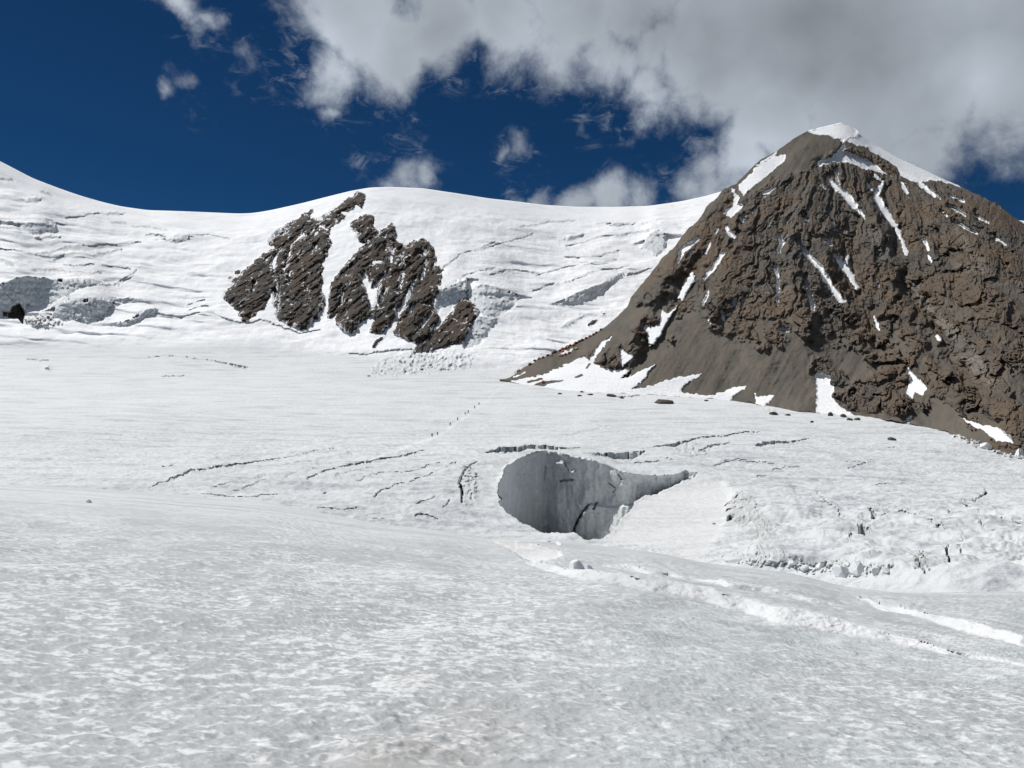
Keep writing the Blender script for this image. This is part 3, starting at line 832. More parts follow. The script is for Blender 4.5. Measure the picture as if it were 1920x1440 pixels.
# right of the long crack the lower slab stands proud
wy -= 1.2 * sstep(poly_sd(U + wu1, V + wv1, [(1105, 945), (1092, 962), (1080, 985), (1078, 1020), (1180, 1020), (1190, 945), (1150, 950)]), 0, 3)
stuck = np.maximum(poly_sd(U + 1.5 * wu1, V + 1.5 * wv1, [(1042, 868), (1052, 862), (1058, 868), (1062, 878), (1066, 884), (1056, 885), (1050, 876)]), poly_sd(U + wu1, V + wv1, [(1070, 885), (1076, 882), (1079, 887), (1073, 889)]))
wy -= np.where(stuck > 0, 1.5 + 0.6 * np.clip(stuck, 0, 4), 0)
icic = sstep(U, 1195, 1240) * m
wy -= icic * 1.2 * np.clip(perlin(U / 4.2, V / 60.0, 64), -0.2, 1) * sstep(dv, 0, 6)
wy = np.where(dv < 5, wy - 0.6 * (1 - np.clip(dv, 0, 5) / 5), wy)
Y = np.where(m, wy, Y)
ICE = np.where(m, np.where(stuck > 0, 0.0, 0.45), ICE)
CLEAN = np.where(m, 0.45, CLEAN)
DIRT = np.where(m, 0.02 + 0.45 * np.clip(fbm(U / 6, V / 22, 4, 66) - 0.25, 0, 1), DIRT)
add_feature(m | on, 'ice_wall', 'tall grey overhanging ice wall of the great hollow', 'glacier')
HOLE_M = m
# the smooth snow ramp that runs down into the hollow from the right
RAMP = [(1190, 944), (1208, 933), (1232, 928), (1260, 915), (1300, 902), (1350, 900), (1372, 930), (1360, 970), (1352, 1000), (1330, 1030), (1300, 1042), (1200, 1032), (1124, 1015), (1151, 1001), (1162, 988), (1165, 977), (1188, 955)]
rsd = poly_sd(U + 2 * wu1, V + 2 * wv1, RAMP)
ramp = sstep(rsd, -10, 10)
ry = 128 + 62 * sstep(1035 - V, 0, 150) + 0.05 * (U - 1190)
Y = np.where(HOLE_M | near, Y, Y * (1 - ramp) + np.minimum(Y, ry) * ramp)
CLEAN = np.maximum(CLEAN, ramp * 0.45); DIRT = np.maximum(DIRT, np.where(HOLE_M, 0, ramp * 0.17))
# broken brown ice rubble and rough zones
RUB = [([(1361, 945), (1375, 930), (1415, 935), (1420, 960), (1435, 985), (1470, 1020), (1455, 1030), (1420, 1027), (1415, 1000), (1385, 1005), (1380, 990), (1365, 976)], .50, 2.6, .25),
       ([(1330, 1040), (1360, 1030), (1400, 1036), (1440, 1040), (1500, 1050), (1560, 1064), (1640, 1080), (1690, 1096), (1640, 1100), (1560, 1090), (1480, 1070), (1380, 1062)], .10, 3.0, .15),
       ([(1780, 818), (1812, 806), (1850, 814), (1880, 815), (1980, 830), (1980, 872), (1900, 866), (1850, 848), (1815, 838)], .40, 6.0, .35),
       ([(1246, 836), (1290, 826), (1330, 838), (1330, 850), (1280, 854), (1250, 846)], .25, 4.0, .2), ([(862, 880), (880, 878), (900, 900), (893, 950), (868, 955)], .18, 3.0, .2),
       ([(1700, 1050), (1740, 1062), (1745, 1100), (1712, 1096)], .3, 2.5, .2), ([(720, 668), (780, 655), (840, 660), (890, 668), (886, 690), (820, 700), (700, 708), (690, 696)], .06, 1.6, .12),
       ([(40, 596), (95, 592), (120, 612), (60, 618)], .4, 4.0, .3), ([(1420, 768), (1450, 766), (1475, 776), (1450, 780)], .35, 2.0, .4)]
rubc = cells(U / 7 + 0.6 * wu1, V / 5, 51, 1.4, 0.4)[0] + 0.5 * cells(U / 3.4, V / 3, 52, 1.4, 0.4)[0] + 0.7 * ridged(U / 12, V / 10, 3, 53)
for pts, dirt, amp, ic in RUB:
    sd = poly_sd(U + 5 * wu1 + 4 * wu2, V + 3 * wv1, pts)
    k = np.where(near | HOLE_M, 0, sstep(sd, -1, 5))
    Y -= k * amp * 0.42 * (7 * Y / F) * rubc
    DIRT = np.maximum(DIRT, k * dirt * (0.55 + 0.6 * wu1)); ICE = np.maximum(ICE, k * ic)
# a smoother swelling of snow at the right and soft mounds in the basin
for (u0, v0, ru_, rv_, a) in [(1840, 1050, 120, 45, 7), (1500, 1045, 130, 20, 5), (1660, 1060, 60, 24, 4), (120, 815, 260, 22, 18), (30, 632, 60, 16, 8), (700, 690, 80, 12, 5), (88, 690, 7, 6, 5), (1450, 950, 80, 30, 5)]:
    k = np.exp(-((U - u0) / ru_) ** 2 - ((V - v0) / rv_) ** 2)
    Y -= np.where(HOLE_M, 0, a * k)
trk = line_sd(U + wu1, V + wv1, [(700, 862), (770, 838), (820, 819), (850, 799), (880, 777), (905, 758), (930, 735), (955, 713)], [2, 3, 4, 4, 4, 4, 4, 4])
CLEAN = np.maximum(CLEAN, 0.40 * sstep(trk, -3, 2))
CLEAN = np.maximum(CLEAN, 0.22 * sstep(-V, -815, -745))
# basin: pale broad bands, dirty curving flow lines
bow = sstep(-(V - 665), -130, -10) * (1 - wall)
DIRT = np.maximum(DIRT, 0.05 * bow)

P = to_xyz(U, V, Y)
X_, Y_ = P[..., 0], P[..., 1]
mid = (V >= VB_ - 5) & (~HOLE_M) & (TINT == 0)
calm = 1 - 0.8 * ramp
P[..., 2] += mid * calm * (0.50 * fbm(X_ / 22, Y_ / 40, 4, 106) + 0.28 * ridged((X_ * 0.97 + Y_ * 0.2) / 30, (Y_ * 0.97 - X_ * 0.2) / 11, 4, 107)) * sstep(V, 690, 860)
P[..., 2] += mid * 0.35 * fbm(X_ / 60, Y_ / 60, 3, 108) + mid * calm * sstep(V, 740, 860) * (0.22 * ridged((X_ * 0.95 + Y_ * 0.3) / 9, (Y_ * 0.95 - X_ * 0.3) / 4, 3, 113) + 0.10 * fbm(X_ / 2.2, Y_ / 3, 3, 114))
fall = mid * calm * sstep(VC_ - V, 0, 30) * sstep(U, 1280, 1480) * sstep(V, 890, 990)
P[..., 2] += fall * (1.0 * fbm(X_ / 13, Y_ / 16, 4, 115) + 0.75 * ridged((X_ + 0.5 * Y_) / 18, Y_ / 8, 4, 116))
left = mid * sstep(V, 820, 880) * sstep(-U, -930, -860) * sstep(U, 150, 420)
P[..., 2] += left * 0.35 * ridged((X_ * 0.9 + Y_ * 0.43) / 60, (Y_ * 0.9 - X_ * 0.43) / 9, 3, 117)
wz = np.where((FID[np.minimum(np.arange(U.shape[0]), U.shape[0] - 2)][:, np.minimum(np.arange(U.shape[1]), U.shape[1] - 2)] == 0), 1.0, 0.0) * wall * sstep(V - VS_, 0, 50)
P[..., 2] += wz * (3.4 * fbm(X_ / 90, Y_ / 60, 4, 109) + 0.5 * ridged(X_ / 38, Y_ / 9, 4, 110) + 0.25 * fbm(X_ / 6, Y_ / 12, 3, 111))
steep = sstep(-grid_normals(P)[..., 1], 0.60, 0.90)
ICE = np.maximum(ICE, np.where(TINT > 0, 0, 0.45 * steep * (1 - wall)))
# back of the ridge falls away behind the skyline
back = []
for dy, dz in ((900, -520), (320, -150), (110, -36), (35, -8), (10, -1.6)):
    b_ = P[0].copy(); b_[:, 1] += dy; b_[:, 0] *= (b_[:, 1] / P[0][:, 1]); b_[:, 2] += dz
    back.append(b_)
NBK = len(back)
P = np.concatenate([np.stack(back), P], 0)
ext = lambda a: np.concatenate([np.repeat(a[:1], NBK, 0), a], 0)
attrs = {'ice': ext(ICE), 'dirt': ext(np.clip(DIRT, 0, 1)), 'clean': ext(CLEAN), 'fg': ext(FG), 'crag': ext(CRAG), 'tint': ext(TINT), 'dust': ext(ODUST)}
FID = np.concatenate([np.zeros((NBK, FID.shape[1]), int), FID], 0)
Uf, Vf = ext(U), ext(V)
cutf = (ext(V - VC_)[:-1, :-1] > 26)
FID[cutf] = 0
wf = (ext(V - VB_)[:-1, :-1] < 0)
NRM = grid_normals(P)
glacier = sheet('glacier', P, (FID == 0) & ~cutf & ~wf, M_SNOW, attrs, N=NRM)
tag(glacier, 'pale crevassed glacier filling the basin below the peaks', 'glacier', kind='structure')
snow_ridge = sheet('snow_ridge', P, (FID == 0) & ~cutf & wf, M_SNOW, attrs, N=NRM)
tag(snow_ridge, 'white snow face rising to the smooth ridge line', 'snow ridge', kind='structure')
owners = {'glacier': glacier, 'snow_ridge': snow_ridge, None: None}
mats = {'snow': M_SNOW, 'rock': M_ROCK, 'dark': M_DARK}
for i in range(1, len(FEAT)):
    nm, lab, own, mt = FEAT[i]
    o = sheet(nm, P, FID == i, mats[mt], attrs, flat=(mt != 'snow'), N=NRM, parent=owners[own])
    if o is None:
        continue
    if lab:
        o['label'] = lab
    if own is None:
        tag(o, lab, 'rock outcrop', 'dark rock of the outcrop in the snow face')
# ------------------------------------------------------------------ the near slope
cv = crest(u_cols)
o1 = np.concatenate([[0, .5, 1, 1.7, 2.5, 3.5], np.arange(5, 200, 1.7)])
end = np.maximum(1440, cv + 230)
blk2 = np.linspace(0, 1, 120, endpoint=False)
NV = np.concatenate([cv[None] + o1[:, None], (cv + 201)[None] * (1 - blk2[:, None]) + end[None] * blk2[:, None], end[None] * (1.035 ** np.arange(0, 36))[:, None]], 0)
NU = np.broadcast_to(u_cols, NV.shape).copy()
NY = near_y(NU, NV)
nu1 = fbm(NU / 9.0, NV / 7.0, 3, 5); nv1 = fbm(NU / 9.0, NV / 7.0, 3, 6); nu2 = fbm(NU / 30.0, NV / 22.0, 2, 7)
NDIRT = np.zeros_like(NU); NCLEAN = np.zeros_like(NU); NFG = np.ones_like(NU)


def jag(pts, h, seed):
    g = np.arange(pts[0][0], pts[-1][0] + 1, 2.0)
    b_ = curve(pts)(g)
    nzz = fbm(g / 60.0, g * 0 + 3.3, 3, seed)
    hh = 0.95 * curve(h)(g) * (1 + 0.16 * nzz)
    b_ = b_ + 3.5 * fbm(g / 90.0, g * 0 + 8.3, 2, seed + 1)
    return list(zip(g, b_ - hh)), list(zip(g, b_))


# raised white lips of closed crevasses
STEPS = [([(985, 1056), (1070, 1085), (1178, 1112), (1313, 1134), (1476, 1172), (1638, 1200), (1774, 1224), (1920, 1248), (2000, 1262)], [(985, 2), (1010, 14), (1080, 20), (1178, 26), (1320, 24), (1480, 30), (1640, 24), (1780, 12), (1920, 8), (2000, 8)], 300, .22),
         ([(1130, 1062), (1190, 1068), (1259, 1079), (1367, 1106), (1530, 1128), (1600, 1140)], [(1130, 1), (1180, 10), (1259, 8), (1367, 13), (1530, 10), (1600, 1)], 310, .22),
         ([(1590, 1114), (1692, 1146), (1801, 1186), (1860, 1203), (1920, 1218), (1980, 1226)], [(1590, 1), (1640, 8), (1692, 12), (1801, 22), (1860, 24), (1920, 22), (1980, 20)], 320, .22)]
STEPS[0] = STEPS[0][:3] + (.26,)
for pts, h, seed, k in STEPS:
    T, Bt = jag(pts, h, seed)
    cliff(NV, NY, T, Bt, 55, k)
    tl, bl_ = curve(T), curve(Bt)
    inside = (NU >= T[0][0]) & (NU <= T[-1][0])
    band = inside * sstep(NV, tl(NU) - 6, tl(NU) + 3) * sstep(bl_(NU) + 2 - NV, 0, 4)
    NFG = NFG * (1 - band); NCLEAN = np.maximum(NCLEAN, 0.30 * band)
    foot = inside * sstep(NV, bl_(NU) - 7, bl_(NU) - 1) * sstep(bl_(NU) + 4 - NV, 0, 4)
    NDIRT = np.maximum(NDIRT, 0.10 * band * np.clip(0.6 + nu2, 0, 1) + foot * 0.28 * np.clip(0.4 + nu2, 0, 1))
    NY -= band * 0.0030 * NY * fbm(NU / 20, NV / 8, 5, seed + 3)
# the dirty snow pocket between near slope and hollow
sd = poly_sd(NU + 2 * nu1, NV + 1.5 * nv1, [(900, 1013), (930, 1011), (965, 1013), (1010, 1022), (1050, 1032), (1056, 1046), (1030, 1052), (995, 1056), (975, 1046), (950, 1030), (925, 1020)])
k = sstep(sd, -1, 4)
NDIRT = np.maximum(NDIRT, 0.42 * sstep(sd, -2, 3) * sstep(1036 - NV, -8, 8) * np.clip(0.75 + 0.8 * nu1, 0, 1)); NFG *= (1 - k); NCLEAN = np.maximum(NCLEAN, 0.5 * k)
hol = k * 0.055 * NY
NY += hol
NX = NY * (NU - CX) / F
gp = fbm(NX / 1.6, NY / 1.6, 4, 80)
HUM = np.exp(-((NU - 720) / 330) ** 2) * sstep(NV, 1220, 1400)
NDIRT = np.maximum(NDIRT, 0.42 * np.clip(gp + 0.12, 0, 1) * HUM + 0.13 * np.clip(fbm(NX / 0.8, NY / 0.8, 4, 81) - 0.2, 0, 1) * sstep(NV, 1000, 1200))
NFG = NFG * (1 - 0.75 * sstep(NY, 10, 55) * sstep(-NU, -1250, -500) - 0.35 * sstep(NY, 12, 60))
NFG = np.clip(NFG, 0, 1)
NICE = np.clip(0.60 * sstep(NU, 850, 1350) * sstep(NV, 1080, 1180) * (0.7 + 0.6 * fbm(NX / 5, NY / 5, 3, 82)) * NFG, 0, 1)
NP = to_xyz(NU, NV, NY)
X_, Y_ = NP[..., 0], NP[..., 1]
rowgap = np.abs(np.gradient(Y_, axis=0))
fade = np.clip(1 - rowgap / 0.30, 0, 1)
cups = 0.016 * fbm(X_ / 0.30, Y_ / 0.18, 3, 101) + 0.010 * ridged(X_ / 0.16, Y_ / 0.11, 2, 102) + HUM * 0.05 * fbm(X_ / 0.5, Y_ / 0.40, 4, 103)
NP[..., 2] += fade * cups
fade2 = np.clip(1 - rowgap / 2.5, 0, 1) * (1 - k)
NP[..., 2] += fade2 * (0.05 * fbm(X_ / 1.7, Y_ / 1.5, 3, 104) + 0.10 * fbm(X_ / 7.0, Y_ / 6.0, 2, 105)) * np.clip(Y_ / 8, 0.3, 1.5)
# behind its crest the slope goes on falling
nb = []
for kf in (1.6, 1.35, 1.15, 1.05):
    yy = NY[0] * kf; ss = slope_of(u_cols); ec = (cv - CY) / F; cc = ((ec - ss) / 2) ** 2 / EYE
    nb.append(np.stack([yy * (u_cols - CX) / F, yy, -(EYE + ss * yy + cc * yy * yy)], -1))
NP = np.concatenate([np.stack(nb), NP], 0)
next_ = lambda a: np.concatenate([np.repeat(a[:1], 4, 0), a], 0)
z0 = np.zeros_like(NP[..., 0])
NN = grid_normals(NP)
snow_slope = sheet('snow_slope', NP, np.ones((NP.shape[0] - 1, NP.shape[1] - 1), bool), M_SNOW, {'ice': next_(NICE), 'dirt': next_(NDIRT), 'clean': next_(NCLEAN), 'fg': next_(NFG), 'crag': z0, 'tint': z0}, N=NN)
tag(snow_slope, 'near slope of grey crusted snow falling away to the right', 'snow slope', kind='structure')
# ground behind and beside the camera, the same plane carried on
gx = np.linspace(-170, 170, 120); gy = np.linspace(9, -160, 60)
GX, GY = np.meshgrid(gx, gy)
GZ = -EYE - 0.15 * GY - 0.075 * GX - 0.16 + 0.04 * fbm(GX / 3, GY / 3, 3, 120)
one = np.ones_like(GX)
bk = sheet('slope_behind', np.stack([GX, GY, GZ], -1)[::1], np.ones((59, 119), bool), M_SNOW, {'fg': one, 'ice': one * 0, 'dirt': one * 0, 'clean': one * 0}, parent=snow_slope)


def ground_at(u, v):
    """world point of the snow terrain seen at photograph position (u, v)"""
    c = int(np.argmin(np.abs(u_cols - u)))
    if v > crest(u):
        return NP[4 + int(np.argmin(np.abs(NV[:, c] - v))), c].copy()
    return P[int(np.argmin(np.abs(V[:, c] - v))) + NBK, c].copy()


# ------------------------------------------------------------------ the rocky peak
m_top = [(936, 708), (953, 704), (971, 694), (990, 683), (1002, 675), (1019, 670), (1034, 662), (1049, 657), (1065, 649), (1080, 643), (1101, 633), (1117, 624), (1127, 617),
         (1140, 608), (1152, 598), (1177, 574), (1183, 559), (1217, 518), (1239, 487), (1267, 459), (1286, 434), (1308, 415), (1324, 390), (1357, 357), (1380, 345), (1399, 325),
         (1425, 300), (1459, 282), (1489, 259), (1517, 244), (1537, 239), (1577, 230), (1590, 236), (1609, 244), (1613, 253), (1631, 267), (1650, 276), (1687, 297), (1725, 314),
         (1762, 332), (1800, 349), (1837, 366), (1875, 385), (1897, 404), (1920, 419), (2000, 455), (2100, 495), (2300, 560), (2600, 640), (3000, 700)]
m_bot = [(936, 712), (955, 715), (985, 722), (1020, 729), (1080, 734), (1130, 737), (1190, 738), (1240, 741), (1290, 745), (1340, 748), (1376, 752), (1415, 755), (1440, 764), (1496, 771), (1527, 774), (1563, 776),
         (1603, 780), (1644, 786), (1695, 791), (1711, 795), (1741, 804), (1777, 808), (1783, 818), (1808, 824), (1830, 836), (1860, 846), (1880, 852), (1920, 862), (2000, 875), (2300, 900), (3000, 930)]
mu = np.concatenate([np.arange(936, 1975, 1.75), np.arange(1975, 3000, 40)])
NR = 400
ft, fb = curve(m_top), curve(m_bot)
craggy_top = curve([(936, .3), (1120, .4), (1180, 1.6), (1360, 2.2), (1400, .8), (1500, .3), (1620, .2), (1790, .3), (1820, 1.6), (2000, 2), (3000, 2)])(mu)
vt = ft(mu) + craggy_top * (1.3 * fbm(mu / 9, mu * 0 + 1.7, 4, 201) + 1.0 * fbm(mu / 40, mu * 0 + 4.7, 2, 203))
vb = fb(mu) + 2.0 * fbm(mu / 14, mu * 0 + 2.7, 4, 202) * sstep(mu, 1000, 1100)
vt = np.minimum(vt, vb - 1.5)
tm = np.linspace(0, 1, NR)[:, None]
MU = np.broadcast_to(mu, (NR, len(mu))).copy()
MV = vt[None] * (1 - tm) + vb[None] * tm
yb = np.interp(mu, np.arange(900, 3001, 2.0), np.convolve(np.pad(snow_y(np.arange(900, 3001, 2.0), smooth_curve(m_bot, 14)(np.arange(900, 3001, 2.0))), 30, mode='edge'), np.ones(61) / 61, 'valid')) + 0.5
yt = smooth_curve([(930, 542), (1000, 552), (1127, 592), (1358, 690), (1480, 735), (1577, 765), (1700, 715), (1800, 670), (1920, 610), (2300, 480), (3000, 440)], 25)(mu)
yt = np.maximum(yt, yb + 4)
s_ = 1 - tm
fbs, fts = smooth_curve(m_bot, 16)(mu), smooth_curve(m_top, 16)(mu)
sv = np.clip((fbs[None] - MV) / np.maximum(fbs - fts, 2)[None], -0.3, 1.15)
MY = yb[None] + (yt - yb)[None] * (0.82 * sv + 0.18 * np.clip(sv, 0, 2) ** 3)
MX0 = MY * (MU - CX) / F; MZ0 = MY * (CY - MV) / F
a1 = fbm(MU / 10, MV / 10, 3, 211); a2 = fbm(MU / 10, MV / 10, 3, 212)
a3 = fbm(MU / 34, MV / 30, 3, 213); a4 = fbm(MU / 34, MV / 30, 3, 214)
CRAGP = [(1190, 560), (1240, 492), (1300, 420), (1357, 355), (1392, 368), (1470, 326), (1530, 306), (1590, 275), (1700, 315), (1920, 405), (2300, 540), (3000, 690), (3000, 940), (1880, 860), (1840, 815), (1790, 770), (1760, 745), (1715, 790), (1660, 790), (1600, 780), (1566, 745), (1600, 712), (1640, 690),
         (1610, 660), (1590, 655), (1570, 690), (1540, 668), (1510, 640), (1480, 622), (1440, 628), (1400, 640), (1350, 630), (1318, 590), (1300, 575), (1265, 590), (1240, 545), (1215, 560)]
KNOBS = [[(1118, 680), (1130, 660), (1160, 640), (1172, 655), (1165, 692), (1140, 694)], [(1180, 690), (1182, 620), (1200, 590), (1225, 588), (1240, 600), (1212, 612), (1210, 650), (1195, 668)],
         [(1410, 655), (1425, 620), (1460, 615), (1470, 640), (1440, 660)], [(1455, 652), (1475, 628), (1484, 640), (1465, 656)], [(1515, 700), (1520, 670), (1550, 662), (1565, 690), (1590, 700), (1580, 725), (1540, 712), (1525, 690)],
         [(1245, 640), (1262, 628), (1268, 640), (1250, 650)], [(1620, 715), (1650, 690), (1700, 680), (1690, 700), (1640, 722)], [(1205, 505), (1230, 500), (1250, 545), (1215, 575), (1190, 572)]]
csd = poly_sd(MU + 8 * a1 + 10 * a3, MV + 7 * a2 + 9 * a4, CRAGP)
for k_ in KNOBS:
    csd = np.maximum(csd, poly_sd(MU + 4 * a1, MV + 4 * a2, k_))
crag = sstep(csd, -3, 6)
# scree tongues and ledges inside the crags
_th = np.arctan2(MU - 1577, np.maximum(MV - 150, 20)); _rr = np.hypot(MU - 1577, MV - 150)
led = sstep(fbm(_th * 400 / 34 + 0.4 * a3, _rr / 120, 5, 215, 0.6), 0.10, 0.42)
knob = np.zeros_like(MU) - 50.0
for k_ in KNOBS:
    knob = np.maximum(knob, poly_sd(MU + 4 * a1, MV + 4 * a2, k_))
fan = sstep(MV + 40 * a3, 600, 650) * sstep(-(MU + 40 * a4), -1790, -1735) * (1 - sstep(knob, -3, 4)) * (1 - sstep(poly_sd(MU + 8 * a1, MV + 8 * a2, [(1572, 742), (1600, 722), (1650, 722), (1700, 740), (1712, 785), (1640, 788), (1590, 775)]), -4, 4))
crag = crag * (1 - 0.8 * fan * sstep(fbm(MU / 26, MV / 22, 4, 219), -0.35, -0.05))
crag_c = crag * (1 - 0.85 * led * (0.25 + 0.75 * sstep(MV, 480, 640)))
# big spurs and gullies
rel_m = np.zeros_like(MU)
def wide(pts, w, amp):
    global rel_m
    p_ = np.asarray(pts, float); best = np.full(MU.shape, 1e9)
    x = MU + 12 * a3; y = MV + 8 * a4
    for i in range(len(p_) - 1):
        a = p_[i]; e = p_[i + 1] - a
        t = np.clip(((x - a[0]) * e[0] + (y - a[1]) * e[1]) / (e @ e), 0, 1)
        best = np.minimum(best, np.hypot(x - a[0] - t * e[0], y - a[1] - t * e[1]))
    rel_m = rel_m + amp * np.clip(1 - best / w, 0, 1) ** 1.3
for pts, w, a in [([(1575, 270), (1535, 330), (1500, 430), (1475, 560), (1440, 640)], 120, 15), ([(1640, 400), (1645, 500), (1705, 600), (1715, 690)], 70, 13), ([(1330, 400), (1265, 500), (1180, 640), (1110, 660)], 45, 10),
                  ([(1790, 400), (1850, 540), (1890, 690), (1900, 800)], 90, 13), ([(1395, 390), (1370, 500), (1335, 585)], 55, 10), ([(1560, 420), (1540, 520), (1510, 600)], 40, 7), ([(1500, 640), (1540, 720), (1500, 770)], 60, 5), ([(1640, 720), (1680, 770)], 60, 10),
                  ([(1540, 320), (1600, 420), (1598, 540), (1640, 640), (1705, 720)], 34, -11), ([(1655, 340), (1690, 470), (1706, 530), (1740, 590), (1800, 690), (1850, 790)], 34, -12), ([(1376, 375), (1295, 515), (1235, 630), (1165, 720)], 38, -8),
                  ([(1462, 430), (1455, 575)], 18, -2), ([(1496, 450), (1540, 505), (1580, 566)], 16, -3), ([(1511, 510), (1524, 582)], 14, -2), ([(1690, 520), (1720, 590)], 18, -12), ([(1760, 440), (1800, 560), (1870, 640)], 24, -9), ([(1735, 560), (1770, 640)], 14, -10)]:
    wide(pts, w, a)
MX0 = MU * 0.42; MZ0 = -MV * 0.42
wA = 0.22 * fbm(MX0 / 16, MZ0 / 16, 2, 220)
th = np.arctan2(MU - 1577, np.maximum(MV - 150, 20)) + 0.03 * a3
ra = th * 400 * 0.42; rb_ = np.hypot(MU - 1577, MV - 150) * 0.42
k1, g1, q1 = cells(ra / 20 + wA, rb_ / 42 + wA, 221, 1.3, 0.35)
k2, g2, q2 = cells(ra / 8.5 + wA, rb_ / 15 - wA, 222, 1.3, 0.15)
k3, g3, q3 = cells(MX0 / 4.0 + wA, MZ0 / 5.6 + wA, 223, 1.3, 0.15)
k4, g4, q4 = cells(MX0 / 2.0 + wA, MZ0 / 2.2, 224, 1.4, 0.2)
rib1 = ridged(ra / 26, rb_ / 130, 3, 225, 0.45)
rib2 = fbm(ra / 6.0, rb_ / 26, 4, 230, 0.55)
rk = 3.0 * k1 + 1.9 * k2 + 1.2 * k3 + 0.6 * k4 + 4.2 * rib1 + 1.5 * rib2
rk -= 0.7 * np.exp(-g2 / 0.05) + 0.25 * np.exp(-g3 / 0.06)
JOINTS = [[(640, 560), (600, 700), (560, 850), (500, 980)], [(760, 640), (720, 780), (700, 950)], [(880, 760), (850, 900), (840, 1000)], [(540, 400), (500, 560), (430, 700)], [(620, 400), (570, 560)], [(700, 380), (690, 560)],
          [(960, 330), (940, 480), (900, 560)], [(1100, 420), (1080, 560)], [(1250, 330), (1300, 480), (1330, 640)], [(1150, 560), (1200, 700), (1120, 850)], [(1320, 720), (1340, 850), (1400, 950), (1480, 1080)], [(1250, 970), (1330, 860)],
          [(1400, 560), (1500, 640), (1700, 700)], [(1380, 830), (1500, 780), (1640, 760)], [(1440, 940), (1600, 960), (1800, 900)], [(1560, 1060), (1700, 1010), (1900, 1050)], [(1640, 560), (1760, 640), (1850, 760), (1900, 860)], [(1700, 740), (1720, 850), (1830, 960)],
          [(580, 640), (700, 630)], [(850, 590), (1000, 600), (1080, 580)], [(500, 1010), (600, 1020), (700, 1000)], [(820, 880), (860, 960)], [(400, 600), (380, 760), (330, 860)], [(1030, 620), (1010, 760), (960, 860)], [(1230, 620), (1200, 760), (1230, 900)],
          [(1480, 330), (1560, 470), (1700, 560)], [(1600, 420), (1740, 560), (1860, 680)], [(1180, 1020), (1280, 1080), (1360, 1200)], [(1560, 820), (1580, 960), (1640, 1100)], [(1720, 1100), (1800, 1180), (1900, 1220)], [(770, 420), (780, 560), (820, 620)], [(1010, 420), (1000, 540)]]
jn = np.zeros_like(MU)
for q_ in JOINTS:
    pts = [(x * 0.375 + 1200, y * 0.375 + 220) for x, y in q_]
    sd_ = line_sd(MU + 5 * a1 + 5 * a3, MV + 5 * a2 + 4 * a4, pts, 0.0)
    jn = np.minimum(jn, -4.2 * np.clip(1 + sd_ / 7.0, 0, 1) ** 1.2)
rk += jn
# stepped ledges crossing the ribs
lv = (MV + 0.10 * (MU - 1500) + 14 * a3) / 34.0
rk += 1.0 * (np.abs((lv % 1.0) - 0.5) * 2) ** 3 * sstep(fbm(MU / 60, MV / 26, 3, 231), 0.0, 0.5)
smooth_scree = 1.6 * fbm(MX0 / 40, MZ0 / 50, 3, 227) + 0.9 * fbm((MX0 - 0.6 * MZ0) / 9, (MZ0 + 0.6 * MX0) / 60, 3, 228) + 0.30 * fbm(MX0 / 2, MZ0 / 2, 3, 229)
edge_fade = sstep(s_, 0.0, 0.06)
up = sstep(MV - fts[None], 0, 30)
rel_m = rel_m * up + (crag_c * (rk + 3.0) + (1 - crag_c) * smooth_scree) * edge_fade * (0.35 + 0.65 * up)

